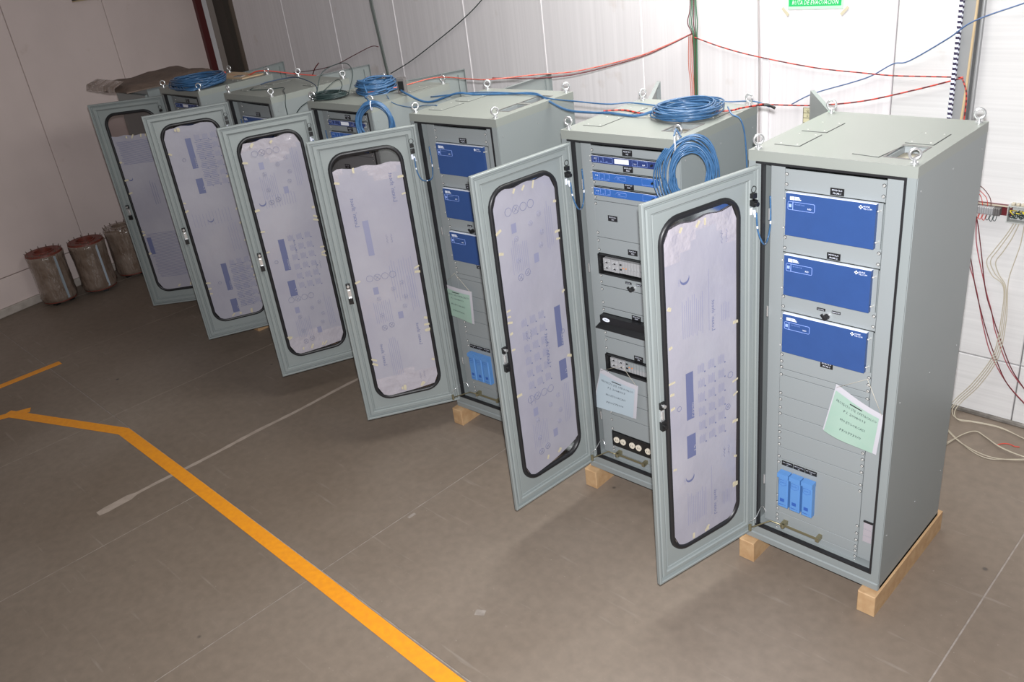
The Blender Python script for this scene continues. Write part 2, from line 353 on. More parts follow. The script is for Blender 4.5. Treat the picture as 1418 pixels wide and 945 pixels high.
# ================================================================ CABINETS
def rounded(x0, x1, z0, z1, r, k=7):
    P = []
    for cx, cz, a in ((x1 - r, z1 - r, 0), (x0 + r, z1 - r, 90), (x0 + r, z0 + r, 180), (x1 - r, z0 + r, 270)):
        for i in range(k + 1): t = math.radians(a + 90 * i / k); P.append((cx + r * math.cos(t), cz + r * math.sin(t)))
    return P
DZ0, DZ1, DWD = .2235, 2.41, .741
GX0, GX1, GZ0, GZ1, GR = .115, .640, .362, 2.306, .125
def door_mesh():
    mb = MB(); k = 7
    inn = rounded(GX0 + .012, GX1 - .012, GZ0 + .012, GZ1 - .012, GR - .01, k); N = len(inn)
    cor = [(DWD, DZ1), (0, DZ1), (0, DZ0), (DWD, DZ0)]
    out = [cor[i // (k + 1)] for i in range(N)]
    for w0, w1 in ((0, .004),):
        V = [(p[0], w0, p[1]) for p in out] + [(p[0], w0, p[1]) for p in inn] + [(p[0], w1, p[1]) for p in out] + [(p[0], w1, p[1]) for p in inn]
        F = []
        for i in range(N):
            j = (i + 1) % N
            F += [(i, j, N + j, N + i), (2 * N + i, 3 * N + i, 3 * N + j, 2 * N + j), (N + i, N + j, 3 * N + j, 3 * N + i)]
            if out[i] != out[j]: F.append((i, 2 * N + i, 2 * N + j, j))
        F2 = []
        for f in F:   # drop degenerate corners
            F2.append(f)
        mb.add(V, F2)
    def ring(x0, x1, z0, z1, t, w0, w1, c=.004):
        """rectangular frame bar ring with bevelled inner+outer top edges"""
        def rect(o): return [(x0 + o, z0 + o), (x1 - o, z0 + o), (x1 - o, z1 - o), (x0 + o, z1 - o)]
        prof = [(0, w0), (0, w1 - c), (c, w1), (t - c, w1), (t, w1 - c), (t, w0)]
        V = []
        for o, ww in prof: V += [(p[0], ww, p[1]) for p in rect(o)]
        F = []
        for a in range(len(prof) - 1):
            for i in range(4): F.append((a * 4 + i, a * 4 + (i + 1) % 4, a * 4 + 4 + (i + 1) % 4, a * 4 + 4 + i))
        mb.add(V, F)
    ring(0, DWD, DZ0, DZ1, .017, 0, .026)
    ring(.030, DWD - .030, DZ0 + .030, DZ1 - .030, .033, .003, .018, .006)
    ring(.070, DWD - .070, DZ0 + .072, DZ1 - .064, .006, .003, .010, .003)
    return mb
def gasket_mesh():
    mb = MB(); k = 7; prof = [(0, .004), (.003, .015), (.010, .020), (.020, .020), (.027, .014), (.030, .002)]; N = 4 * (k + 1); V = []
    for o, ww in prof: V += [(p[0], ww, p[1]) for p in rounded(GX0 + o, GX1 - o, GZ0 + o, GZ1 - o, GR - o, k)]
    F = []
    for a in range(len(prof) - 1):
        for i in range(N): F.append((a * N + i, a * N + (i + 1) % N, a * N + N + (i + 1) % N, a * N + N + i))
    return mb.add(V, F, 0, True)
DOORM = door_mesh().mesh('door', GREYD); GASKM = gasket_mesh().mesh('window_gasket', BLACK)
SX0, SX1, SZ0, SZ1 = GX0 + .028, GX1 - .028, GZ0 + .028, GZ1 - .028
pv = rounded(SX0 - .008, SX1 + .008, SZ0 - .008, SZ1 + .008, GR - .02)
PANEM = MB().add([(p[0], .003, p[1]) for p in pv], [tuple(range(len(pv)))]).mesh('window_pane', PANE)
def latch_mesh():
    mb = MB(); u = .672
    mb.box(u - .012, u + .012, .018, .024, 1.21, 1.365, 1).box(u - .016, u + .016, .018, .034, 1.335, 1.372, 0).box(u - .017, u + .017, .018, .040, 1.215, 1.262, 0)
    mb.cyl((u, .034, 1.355), (u, .046, 1.355), .010, n=10, m=1).cyl((u, .040, 1.238), (u, .050, 1.238), .012, n=10, m=0).box(u - .006, u + .006, .024, .03, 1.275, 1.32, 1)
    return mb.mesh('latch', [BLKP, STEEL])
LATCHM = latch_mesh()
def clip_mesh():
    mb = MB(); u = .047
    mb.box(u - .013, u + .013, .018, .040, 2.262, 2.285, 0).box(u - .014, u + .014, .018, .046, 2.222, 2.252, 0)
    mb.cyl((u + .004, .046, 2.237), (u + .004, .062, 2.237), .011, n=10, m=0).torus((u, .03, 2.305), (0, 1, 0), .016, .002, 12, 5, 0)
    mb.box(u + .001, u + .015, .020, .024, 2.178, 2.212, 1).cyl((u - .004, .03, 2.20), (u - .008, .034, 2.165), .007, n=8, m=1)
    return mb.mesh('cable_clip', [BLKP, WHITE])
CLIPM = clip_mesh()
def in_sheet(s, t):   # viewed from the inside face the outer edge is on the left: s 0 left .. 1 right, t 0 top .. 1 bottom
    return (SX1 + (SX0 - SX1) * s, SZ1 + (SZ0 - SZ1) * t)
def sheet(door, k, top, slope, botcut):
    """protective film sheet with its printing, slightly wavy, taped inside the window"""
    rnd = random.Random(k * 11); mb = MB(); nx, nz = 14, 46; P = {}
    rr = GR - .03
    def lim(u):
        e = 0
        for c in (SX0 + rr, SX1 - rr):
            if (c == SX0 + rr and u < c) or (c == SX1 - rr and u > c): e = rr - math.sqrt(max(0, rr * rr - (u - c) ** 2))
        return e
    def wv(u, z): return .0105 + .0013 * math.sin(z * 5 + k + u * 4) + .0006 * math.sin(u * 23 + z * 9 + k)
    def at(s, t, off=0):
        u = SX1 + (SX0 - SX1) * s; e = lim(u); zt = SZ1 - max(e, top + slope * s + .006 * math.sin(s * 17 + k)); zb = SZ0 + max(e, botcut * s * s)
        z = SZ1 + (SZ0 - SZ1) * t; z = min(zt, max(zb, z)); return (u, wv(u, z) + off, z)
    G = [[at(i / nx, j / nz) for i in range(nx + 1)] for j in range(nz + 1)]
    V = [p for r in G for p in r]; F = []; M = []
    for j in range(nz):
        for i in range(nx):
            a = j * (nx + 1) + i
            if abs(V[a][2] - V[a + nx + 1][2]) < 1e-5 and abs(V[a + 1][2] - V[a + nx + 2][2]) < 1e-5: continue
            F.append((a, a + 1, a + nx + 2, a + nx + 1)); M.append(3 if (j < 3 + 1.6 * math.sin(i * .5 + k) and k in (1, 4, 3)) or (j > nz - 5 + math.sin(i * .7) and k in (3, 4)) else 0)
    b = len(mb.v); mb.v += [Vector(p) for p in V]
    for f, m_ in zip(F, M): mb.f.append(list(f)); mb.m.append(m_); mb.s.append(True)
    def q(s0, s1, t0, t1, m, n=5):
        for j in range(n):
            a, c = t0 + (t1 - t0) * j / n, t0 + (t1 - t0) * (j + 1) / n
            mb.add([at(s0, a, .0011), at(s1, a, .0011), at(s1, c, .0011), at(s0, c, .0011)], [(0, 1, 2, 3)], m)
    def vt(txt, s, t, h, m):   # mirrored text climbing up the sheet (we look at its back)
        u, z = in_sheet(s, t); mb.text(txt, (u, .0142, z), (0, 0, 1), (-1, 0, 0), h, m)
    def circ(s, t, r, m=2, cross=False):
        u, z = in_sheet(s, t); c = (u, .0142, z); mb.torus(c, (0, 1, 0), r, .0011, 16, 4, m)
        if cross: mb.tube([(u - r * .7, .0142, z - r * .7), (u + r * .7, .0142, z + r * .7)], .001, 4, m); mb.tube([(u - r * .5, .0142, z + r * .5), (u + r * .5, .0142, z - r * .5)], .001, 4, m)
    def crescent(s, t, r):
        u, z = in_sheet(s, t); V = []; N = 12
        for i in range(N + 1):
            a = math.radians(150 + 230 * i / N); V.append((u + r * math.cos(a), .0142, z + r * math.sin(a)))
        for i in range(N + 1):
            a = math.radians(150 + 230 * i / N); wd = .45 * math.sin(math.pi * i / N); V.append((u + r * (1 - wd) * math.cos(a), .0142, z + r * (1 - wd) * math.sin(a)))
        mb.add(V, [(i, i + 1, N + 2 + i, N + 1 + i) for i in range(N)], 2)
    def lines(s0, s1, t0, t1, n, m=1, vertical=True):
        for i in range(n):
            if vertical:
                s = s0 + (s1 - s0) * i / max(1, n - 1); q(s, s + .006, t0 + .02 * rnd.random() * (t1 - t0) * 10, t1 - .1 * rnd.random() * (t1 - t0), m, 3)
            else:
                t = t0 + (t1 - t0) * i / max(1, n - 1); q(s0 + .05 * rnd.random(), s1 - .1 * rnd.random(), t, t + .0016, m, 1)
    def scribble(s, t, m=2):
        for o in (0, .07):
            u0, z0 = in_sheet(s + o, t); mb.tube([(u0 + .006 * math.sin(i * 2.3 + o * 40), .0145, z0 - .008 * i + .004 * math.cos(i * 3)) for i in range(9)], .0009, 4, m)
    def face_a(o, sh=0):     # the branded side of the film
        crescent(.26 + sh, .06 + o, .030); vt('SHEET', .17 + sh, .075 + o, .010, 1)
        lines(.22 + sh, .5 + sh, .11 + o, .235 + o, 11); vt('Lexan\u2019 sheet', .63 + sh, .24 + o, .024, 2); q(.595 + sh, .60 + sh, .06 + o, .235 + o, 1)
        lines(.78 + sh, .88 + sh, .17 + o, .225 + o, 5)
    def face_b(o, sh=0, flip=False):
        s0 = .23 + sh if not flip else .78
        q(s0 + .012, s0 + .118, o + .004, o + .150, 2, 6); vt('Lexan', s0 + .085, o + .145, .026, 0)
        q(s0, s0 + .13, o + .20, o + .275, 2, 4); vt('15', s0 + .10, o + .262, .034, 0)
        for c in range(3):
            a = (.42 + c * .15 + sh) if not flip else .22 + c * .15
            for r in range(6):
                lines(a, a + .085, o - .008 + r * .045, o + .022 + r * .045, 7, 1); q(a + .09, a + .11, o + .02 + r * .045, o + .024 + r * .045, 2, 1)
        circ(.13 + sh if not flip else .9, o + .10, .014)
    def face_c(o):
        for i in range(4): circ(.22 + .12 * i, .03 + o, .024, 2, i == 1)
        for s, t in ((.55, .09), (.70, .07), (.72, .13), (.30, .12), (.68, .17), (.3, .19)): circ(s, t + o, .015, 1, True)
        q(.24, .32, .07 + o, .10 + o, 1, 1); q(.55, .63, .19 + o, .22 + o, 1, 1); lines(.2, .45, .12 + o, .23 + o, 9); lines(.8, .9, .03 + o, .2 + o, 4)
        circ(.30, .245 + o, .020, 2, True); circ(.42, .238 + o, .020, 2, True)
    if k == 1: scribble(.78, .07); face_a(.10); circ(.90, .50, .018, 2); face_b(.43); circ(.86, .60, .017, 2, True); scribble(.80, .73); face_a(.71)
    elif k == 2: face_c(.04); scribble(.28, .47); face_b(.43, 0, True); vt('Lexan\u2019 sheet', .58, .62, .030, 2); scribble(.22, .70); face_c(.68)
    elif k == 3: vt('Lexan\u2019 sheet', .17, .27, .030, 2); vt('Lexan\u2019 sheet', .80, .20, .030, 2); q(.28, .37, .25, .39, 1, 5); scribble(.60, .32); face_c(.45); lines(.55, .9, .42, .6, 10, 1); vt('Lexan\u2019 sheet', .17, .86, .026, 2); vt('Lexan\u2019 sheet', .80, .80, .026, 2); lines(.3, .45, .74, .92, 6); scribble(.72, .92)
    elif k == 4: face_c(.03); crescent(.15, .27, .028); lines(.2, .7, .24, .30, 12); face_b(.44); scribble(.8, .58); vt('Lexan\u2019 sheet', .5, .52, .016, 2); face_c(.70)
    elif k == 5: face_b(.06, .12); lines(.5, .85, .08, .30, 26, 2, False); lines(.5, .9, .72, .95, 26, 2, False); crescent(.42, .47, .026); lines(.1, .8, .42, .50, 12); lines(.7, .85, .5, .66, 4); face_b(.70, .12)
    else: lines(.05, .9, .14, .26, 20, 2, False); crescent(.12, .34, .024); lines(.5, .6, .36, .50, 3, 2); lines(.06, .9, .66, .92, 34, 2, False); q(.05, .15, .68, .78, 2)
    sh = mb.build('protective_sheet', [SHEET, PRINT, PRINTD, SHEETW], door)
    # tape
    tb = MB()
    spots = [(rnd.choice((0.03, .97)), rnd.uniform(.08, .92)) for _ in range(13)] + [(rnd.uniform(.2, .8), rnd.choice((.012 + top / 1.9, .985 - botcut * .3))) for _ in range(6)]
    for s, t in spots:
        u, _, z = at(s, t); a = rnd.uniform(-.5, .5) + (1.2 if .1 < s < .9 else 0); l = rnd.uniform(.012, .024); hh = rnd.uniform(.006, .010)
        tb.X = Matrix.Translation((u, .0175, z)) @ Matrix.Rotation(a, 4, 'Y')
        tb.add([(-l, 0, -hh), (l, .001, -hh * .8), (l * .9, .001, hh), (0, .002, hh * 1.2), (-l * .95, 0, hh * .8)], [(0, 1, 2, 3, 4)])
    tb.build('tape_patch', TAPE, door, kind='stuff')

# roof with its cut-outs, cover plates
def roof(cab, k):
    if k == 1: holes = [(.612, .730, .095, .300)]
    elif k == 3: holes = [(.63, .735, .20, .41), (.63, .735, .44, .66)]
    elif k in (2,): holes = [(.60, .74, .14, .33)]
    elif k == 5: holes = []
    else: holes = []
    mb = MB().plate(.0, W, .0, D, T - .004, T, holes); mb.box(0, W, 0, .004, T - .052, T - .004).box(0, .004, 0.004, D, T - .05, T - .004).box(W - .004, W, .004, D, T - .05, T - .004).box(.004, W - .004, D - .004, D, T - .07, T - .004)
    mb.build('roof', GREYT, cab)
    for h in holes:
        f = MB(); x0, x1, y0, y1 = h
        f.plate(x0 - .004, x1 + .004, y0 - .004, y1 + .004, T - .03, T - .0045, [(x0 + .012, x1 - .012, y0 + .012, y1 - .012)]); f.plate(x0 - .005, x1 + .005, y0 - .005, y1 + .005, T, T + .0015, [(x0 + .004, x1 - .004, y0 + .004, y1 - .004)], 1); f.build('cable_entry_frame', [PANEL, GREYB], cab)
        MB().box(x0 - .01, x1 + .01, y0 - .01, y1 + .01, T - .05, T - .04).build('cable_entry_tray', DARK if k == 3 else mat('cream_tray', (.5, .47, .38), .6), cab)
    pl = [((.070, .195), (.125, .345)), ((.070, .197), (.392, .585))]
    if k == 1: pl += [((.606, .730), (.335, .530))]
    if k in (2, 4, 5, 6): pl += [((.61, .735), (.45, .66))]
    for (x0, x1), (y0, y1) in pl:
        mb = MB().box(x0, x1, y0, y1, T + .001, T + .003).box(x0 - .003, x1 + .003, y0 - .003, y1 + .003, T, T + .001, 2)
        for x in (x0 + .02, x1 - .02):
            for y in (y0 + .02, y1 - .02): mb.cyl((x, y, T + .0025), (x, y, T + .005), .004, n=6, m=1)
        mb.build('cover_plate', [GREYT, SCREW, DARK], cab)
    if k == 1:
        mb = MB(); mb.X = Matrix.Translation((.545, .185, T)) @ Matrix.Rotation(-.12, 4, 'Z'); mb.box(-.062, .062, -.10, .10, .001, .003).box(-.065, .065, -.103, .103, 0, .001, 1); mb.build('cover_plate', [GREYT, DARK], cab)
    for i, (x, y) in enumerate(((.033, .035), (W - .033, .035), (W - .033, D - .035), (.033, D - .035))):
        mb = MB().cyl((0, 0, 0), (0, 0, .008), .017, n=12).cyl((0, 0, .008), (0, 0, .020), .009, .008, n=10)
        ang = (k * 37 + i * 53) % 60 / 60 * 1.6 - .2
        mb.torus((0, 0, .043), (math.sin(ang), -math.cos(ang), 0), .0225, .0062, 18, 7)
        o = mb.build('eye_bolt', STEEL, cab); o.location = (x, y, T)
RX0, RX1 = .163, .648
def screwrow(mb, zs, y=.058):
    for z in zs:
        for x in (.172, .639): mb.cyl((x, y, z), (x, y - .002, z), .0090, .0090, n=8, m=1).cyl((x, y - .002, z), (x, y - .007, z), .0068, .0052, n=8).box(x - .004, x + .004, y - .0076, y - .0068, z - .001, z + .001, 1)
def blank(cab, z0, z1):
    MB().cbox(RX0, RX1, .058, .062, z0 + .0012, z1 - .0012, .0015).build('blank_panel', PANEL, cab)
def label(cab, x, z, a, b, wd=.066, h=.034):
    mb = MB().box(x - wd / 2, x + wd / 2, .0545, .0575, z - h / 2, z + h / 2)
    mb.text(a, (x, .0542, z + h * .1), (1, 0, 0), (0, 0, 1), .0082, 1, True); mb.text(b, (x, .0542, z - h * .32), (1, 0, 0), (0, 0, 1), .0082, 1, True)
    mb.build('label_plate', [BLKP, WHITE], cab)
def bigmodule(cab, z0, z1, n):
    mb = MB().box(RX0 + .004, RX1 - .004, .052, .058, z0, z1)
    m = mb.build('relay_module', PANEL, cab)
    x0, x1 = RX0 + .022, RX1 - .026
    mb = MB().box(x0, x1, .030, .052, z0 + .002, z1 - .002, 0).box(x0, x1, .030, .053, z1 - .002, z1, 1); mb.build('front_cover', [BLUE, WHITE], m)
    mb = MB(); y = .0292; bx, bz = x0 + .022, z1 - .020
    mb.add([(bx, y, bz - .014), (bx + .023, y, bz - .014), (bx + .023, y, bz + .003), (bx, y, bz + .003)], [(0, 1, 2, 3)], 0)
    mb.text('IUS', (bx + .003, y - .0004, bz - .011), (1, 0, 0), (0, 0, 1), .010, 2)
    for i in range(3): mb.add([(bx + .025, y, bz - .001 - i * .006), (bx + .046 + i * .005, y, bz - .001 - i * .006), (bx + .048 + i * .005, y, bz + .003 - i * .006), (bx + .025, y, bz + .003 - i * .006)], [(0, 1, 2, 3)], 0)
    fx0, fx1, fz0, fz1 = x0 + .012, x0 + .148, z1 - .083, z1 - .043
    P = [(p[0], y, p[1]) for p in rounded(fx0, fx1, fz0, fz1, .006, 3)]; mb.tube(P, .0013, 4, 1, True)
    mb.box(fx0 + .024, fx0 + .027, y - .0004, y, fz0, fz1, 1).box(fx0 + .005, fx0 + .019, y - .0003, y, fz0 + .012, fz0 + .028, 1)
    mb.text('R E C E P T O R', (fx0 + .036, y, fz1 - .014), (1, 0, 0), (0, 0, 1), .005, 1); mb.text('RED', (fx1 - .036, y, fz0 + .010), (1, 0, 0), (0, 0, 1), .008, 0)
    mx, mz = x1 - .070, z1 - .022
    mb.box(mx - .009, mx + .009, y - .0003, y, mz - .003, mz + .003, 0).box(mx - .003, mx + .003, y - .0003, y, mz - .009, mz + .009, 0)
    mb.text('ADINE', (mx + .011, y, mz + .001), (1, 0, 0), (0, 0, 1), .0075, 0); mb.text('TELCOM', (mx + .011, y, mz - .010), (1, 0, 0), (0, 0, 1), .0075, 0)
    mb.build('lettering', [WHITE, PALEB, BLUE], m)
    for x, s in ((RX0 + .012, 1), (RX1 - .014, -1)):
        for z in (z0 + .035, z1 - .035): MB().cyl((x, .052, z), (x + .002 * s, .028, z + .004), .0042, n=7).build('thumb_screw', SCREW, m)
def slim(cab, z0, z1, kind):
    col = NAVY if kind == 0 else BLUE2
    m = MB().box(RX0 + .004, RX1 - .004, .052, .058, z0, z1).build('network_module', PANEL, cab)
    x0, x1 = RX0 + .018, RX1 - .022; MB().box(x0, x1, .036, .052, z0 + .001, z1 - .001, 0).box(x0, x1, .0355, .052, z1 - .0025, z1 - .001, 1).build('front_cover', [col, WHITE], m)
    mb = MB(); y = .0352; h = z1 - z0; zc = (z0 + z1) / 2
    def fr(a, b, c=.16, d=.84):
        mb.tube([(x0 + a, y, z0 + h * c), (x0 + b, y, z0 + h * c), (x0 + b, y, z0 + h * d), (x0 + a, y, z0 + h * d)], .0009, 4, 1, True)
    fr(.012, .050); fr(.050, .085); fr(.085, .150 if kind == 0 else .120)
    mb.text('IUS', (x0 + .02, y, zc), (1, 0, 0), (0, 0, 1), .010, 0)
    for i in range(3): mb.text(('TX', 'RX', 'ON')[i], (x0 + .028 + i * .036, y, zc - h * .28), (1, 0, 0), (0, 0, 1), .007, 1)
    if kind == 0:
        mb.box(x0 + .165, x0 + .262, y - .002, y, z0 + h * .22, z1 - h * .18, 2); fr(.285, .320); fr(.320, .385); mb.text('1 2 3', (x0 + .29, y, zc - h * .2), (1, 0, 0), (0, 0, 1), .008, 0); mb.text('BxB', (x0 + .352, y, zc - h * .2), (1, 0, 0), (0, 0, 1), .008, 0)
    else:
        mb.tube([(x0 + .150, y, zc - .008), (x0 + .17, y, zc + .010), (x0 + .232, y, zc + .010), (x0 + .232, y, zc - .010), (x0 + .165, y, zc - .010)], .0011, 4, 1); mb.text('GPS', (x0 + .175, y, zc - .004), (1, 0, 0), (0, 0, 1), .007, 1); fr(.345, .43)
    mb.build('lettering', [WHITE, PALEB, SCREEN], m)
    MB().cyl((x1 - .028, .036, zc), (x1 - .028, .024, zc), .0065, n=8).build('jack', BLKP, m)
    for x in (RX0 + .009, RX1 - .011):
        for z in (z0 + .008, z1 - .008): MB().cyl((x, .052, z), (x, .034, z + .002), .0042, n=7).build('thumb_screw', SCREW, m)
def knobpanel(cab, z, x=.412):
    mb = MB().cyl((x, .058, z), (x, .046, z), .017, n=16, m=1).cyl((x, .046, z), (x, .022, z), .015, .013, n=14, m=0)
    mb.X = Matrix.Translation((x, .02, z)) @ Matrix.Rotation(.85, 4, 'Y'); mb.box(-.026, .008, -.006, .006, -.0045, .0045, 0); mb.X = None
    mb.build('selector_knob', [BLKP, STEEL], cab)
    for xx, t in ((x - .036, 'LOCAL'), (x + .042, 'REMOTO')):
        mb = MB().box(xx - .022, xx + .022, .0555, .0575, z + .020, z + .034).text(t, (xx, .0552, z + .0235), (1, 0, 0), (0, 0, 1), .007, 1, True); mb.build('label_plate', [BLKP, WHITE], cab)
def chassis(cab, z0, z1, bright):
    c = MB().plate(RX0 + .004, RX1, .050, .058, 0, 1, []) if False else MB()
    c.box(RX0 + .006, RX1 - .004, .10, .104, z0, z1).box(RX0 + .006, RX1 - .004, .040, .10, z1 - .004, z1).box(RX0 + .006, RX1 - .004, .040, .10, z0, z0 + .004).box(RX0 + .006, RX0 + .016, .040, .10, z0, z1).box(RX1 - .014, RX1 - .004, .04, .10, z0, z1)
    r = c.build('card_rack', BLKP, cab); x = RX0 + .024; zt = z1 - .034; zb = z0 + .014
    for i in range(16):
        wd = .058 if i < 2 else .020
        if x + wd > RX1 - .016: break
        mb = MB().box(x, x + wd - .0015, .068 if i < 2 else .072, .10, zb, zt, 0 if (bright or i < 2) else 1)
        if i < 2:
            for zz in (zb + .02, zb + .055): mb.cyl((x + .014, .068, zz), (x + .014, .055, zz), .006, n=8, m=2).cyl((x + .042, .068, zz + .008), (x + .042, .058, zz + .008), .005, n=8, m=2).box(x + .022, x + .034, .065, .068, zz - .004, zz + .004, 3)
        elif i == 2: mb.box(x + .003, x + .016, .069, .072, zb + .05, zb + .06, 3).box(x + .003, x + .016, .069, .072, zb + .02, zb + .03, 3)
        else: mb.box(x + .0015, x + .017, .069, .072, zb + .002, zb + .032, 0).cyl((x + .009, .069, zb + .038), (x + .009, .064, zb + .038), .0035, n=6, m=4 if i in (3, 4) else 2)
        mb.build('rack_card', [TERM, PANEL, STEEL, BLKP, mat('amber_lens', (.8, .25, .04), .3)], r); x += wd + .001
def blocks(cab):
    for i in range(3):
        x = .190 + i * .072; z0, z1 = .425, .645
        mb = MB().cbox(x, x + .060, .018, .058, z0, z1, .006, 0); mb.box(x - .002, x + .063, .012, .056, z1 - .016, z1 + .012, 0)
        y = .0175; mb.tube([(x + .008, y, z1 - .03), (x + .052, y, z1 - .03), (x + .052, y, z1 - .056), (x + .030, y, z1 - .068), (x + .008, y, z1 - .060)], .0009, 4, 1, True)
        mb.text('2001', (x + .012, y, z1 - .052), (1, 0, 0), (0, 0, 1), .013, 1); mb.box(x + .016, x + .042, y - .0003, y, z0 + .042, z0 + .064, 1); mb.box(x + .010, x + .040, y - .0003, y, z0 + .020, z0 + .024, 1).box(x + .047, x + .050, y - .0003, y, z0 + .019, z0 + .023, 1)
        mb.build('circuit_block', [BLOCK, BLOCKD], cab)
        mb = MB().box(.192 + i * .070, .258 + i * .070, .054, .0575, .690, .718).text('KM CONTROL', (.225 + i * .070, .0538, .706), (1, 0, 0), (0, 0, 1), .006, 1, True).text('Q%d' % (i + 1), (.225 + i * .070, .0538, .695), (1, 0, 0), (0, 0, 1), .006, 1, True); mb.build('label_plate', [BLKP, WHITE], cab)
def outlets(cab, z0, z1):
    m = MB().box(RX0 + .006, RX1 - .004, .050, .058, z0 + .002, z1 - .002).build('outlet_strip', BLKP, cab); zc = (z0 + z1) / 2
    for i in range(6):
        x = RX0 + .045 + i * .052 + (i // 2) * .022
        mb = MB().cyl((x, .050, zc), (x, .043, zc), .022, n=18).box(x - .008, x - .005, .0425, .0432, zc - .006, zc + .006, 1).box(x + .005, x + .008, .0425, .0432, zc - .006, zc + .006, 1); mb.build('outlet', [mat('ivory_outlet', (.68, .62, .52), .5), BLKP], m)
def cabinet(k, x, y, yaw, th, rear, lab):
    cab = empty('equipment_cabinet', (x, y, 0), yaw, label=lab, cat='cabinet', group='open-door equipment cabinets in a row')
    # body: sides, plinth, front frame, inner liners
    MB().box(.0, .003, .004, D - .004, B0, T - .05).box(.003, .02, .004, .02, B0, T - .05).build('side_panel', GREY, cab)
    mb = MB().box(W - .003, W, .006, D - .004, B0, T - .05)
    for yy in (.05, D - .05, D / 2):
        for zz in (B0 + .35, 1.3, T - .12): mb.cyl((W, yy, zz), (W + .002, yy, zz), .0045, n=8, m=1)
    mb.build('side_panel', [GREY, GALV], cab)
    ox, zb, zt = .053, B0 + .111, T - .061
    mb = MB()
    mb.box(.003, ox - .010, 0, .022, B0, T - .052).box(ox - .010, ox + .019, .001, .022, zb, zt).box(W - ox + .010, W - .003, 0, .022, B0, T - .052)
    mb.box(ox - .010, W - ox + .010, .005, .022, zt + .010, T - .005).box(.003, ox - .01, .005, .022, T - .052, T - .005).box(W - ox + .01, W - .003, .005, .022, T - .052, T - .005)
    mb.box(ox - .010, W - ox + .010, 0, .022, B0 + .05, zb - .010)
    mb.build('front_frame', GREY, cab)
    mb = MB().cbox(.001, W - .001, -.006, .02, B0, B0 + .048, .006).box(.0, W, .02, D, B0, B0 + .02); mb.build('plinth', GREY, cab)
    mb = MB().plate(ox - .010, W - ox + .010, -1, 0, 0, 1, [])
    g = MB()
    for a, b, c, d in ((ox - .010, W - ox + .010, zt, zt + .010), (ox - .010, W - ox + .010, zb - .010, zb), (ox + .019, ox + .030, zb, zt), (W - ox, W - ox + .010, zb, zt)): g.box(a, b, -.006, .022, c, d)
    g.build('door_gasket', BLACK, cab)
    mb = MB().box(ox - .004, ox, .022, .30, zb - .01, zt + .01).box(W - ox, W - ox + .004, .022, .30, zb - .01, zt + .01).box(ox, W - ox, .022, .30, zb - .014, zb - .010).box(ox, W - ox, .022, .30, zt + .010, zt + .014)
    mb.box(ox, W - ox, .30, .304, zb, zt); mb.build('inner_liner', GREY, cab)
    mb = MB().plate(.003, W - .003, -.1, 0, 0, 0, []) if False else MB()
    mb.box(.003, .05, D - .02, D, B0, T - .07).box(W - .05, W - .003, D - .02, D, B0, T - .07).box(.05, W - .05, D - .02, D, T - .12, T - .07).box(.05, W - .05, D - .02, D, B0, B0 + .08); mb.build('rear_frame', GREY, cab)
    # swing frame plates either side of the rack
    MB().cbox(ox + .036, RX0 - .002, .060, .064, zb + .012, zt - .012, .001).build('swing_frame_plate', PANEL, cab)
    MB().cbox(RX1 + .002, W - ox - .010, .060, .064, zb + .012, zt - .012, .001).build('swing_frame_plate', PANEL, cab)
    for z in (2.15, 1.62, .55): MB().cyl((ox + .034, .05, z - .03), (ox + .034, .05, z + .03), .0055, n=8).build('hinge', STEEL, cab)
    sc = MB(); t = 2.386
    if k in (1, 3, 5):
        blank(cab, 2.281, t); label(cab, .426, 2.294 + .010, 'MODULO', 'MCAR 1')
        bigmodule(cab, 2.062, 2.280, 1); blank(cab, 1.962, 2.061); label(cab, .426, 1.985, 'MODULO', 'MCAR 2')
        bigmodule(cab, 1.742, 1.961, 2); blank(cab, 1.640, 1.741); knobpanel(cab, 1.668)
        bigmodule(cab, 1.416, 1.639, 3)
        zs = [1.415, 1.30, 1.262, 1.133, 1.02, .923, .80, .725, .354, .28, .215]
        for a, b in zip(zs[1:], zs[:-1]): blank(cab, a, b)
        label(cab, .420, 1.392, 'MODULO', 'MCAR 3'); blocks(cab)
        screwrow(sc, [2.36, 2.31, 2.04, 1.985, 1.72, 1.665, 1.385, 1.345, 1.31, 1.265, 1.15, 1.11, 1.06, 1.02, .94, .90, .86, .82, .74, .70, .47, .42, .375, .33, .30, .26, .235])
    else:
        blank(cab, 2.338, t); label(cab, .420, 2.362, 'MODULO', 'GPS')
        slim(cab, 2.293, 2.337, 0); blank(cab, 2.243, 2.292); label(cab, .420, 2.268, 'MODULO', 'MDR')
        slim(cab, 2.190, 2.242, 1); blank(cab, 2.150, 2.189); label(cab, .420, 2.170, 'MODULO', 'SW1')
        slim(cab, 2.100, 2.149, 1)
        zs = [2.099, 2.061, 1.832, 1.729]
        for a, b in zip(zs[1:], zs[:-1]): blank(cab, a, b)
        label(cab, .290, 1.962, 'MODULO', 'UPS'); label(cab, .42, 1.770, 'MODULO', 'MCI')
        chassis(cab, 1.600, 1.728, True); blank(cab, 1.517, 1.599); knobpanel(cab, 1.542)
        blank(cab, 1.37, 1.516); blank(cab, 1.327, 1.369)
        mb = MB().box(RX0 + .004, RX1 - .004, .02, .058, 1.262, 1.326).add([(RX0, .020, 1.275), (RX1 - .004, .020, 1.275), (RX1 - .004, -.012, 1.255), (RX0 - .01, -.012, 1.255), (RX0, .020, 1.262), (RX1 - .004, .020, 1.262), (RX1 - .004, -.012, 1.250), (RX0 - .01, -.012, 1.250)], [(0, 3, 2, 1), (4, 5, 6, 7), (3, 7, 6, 2), (0, 4, 7, 3), (1, 2, 6, 5)])
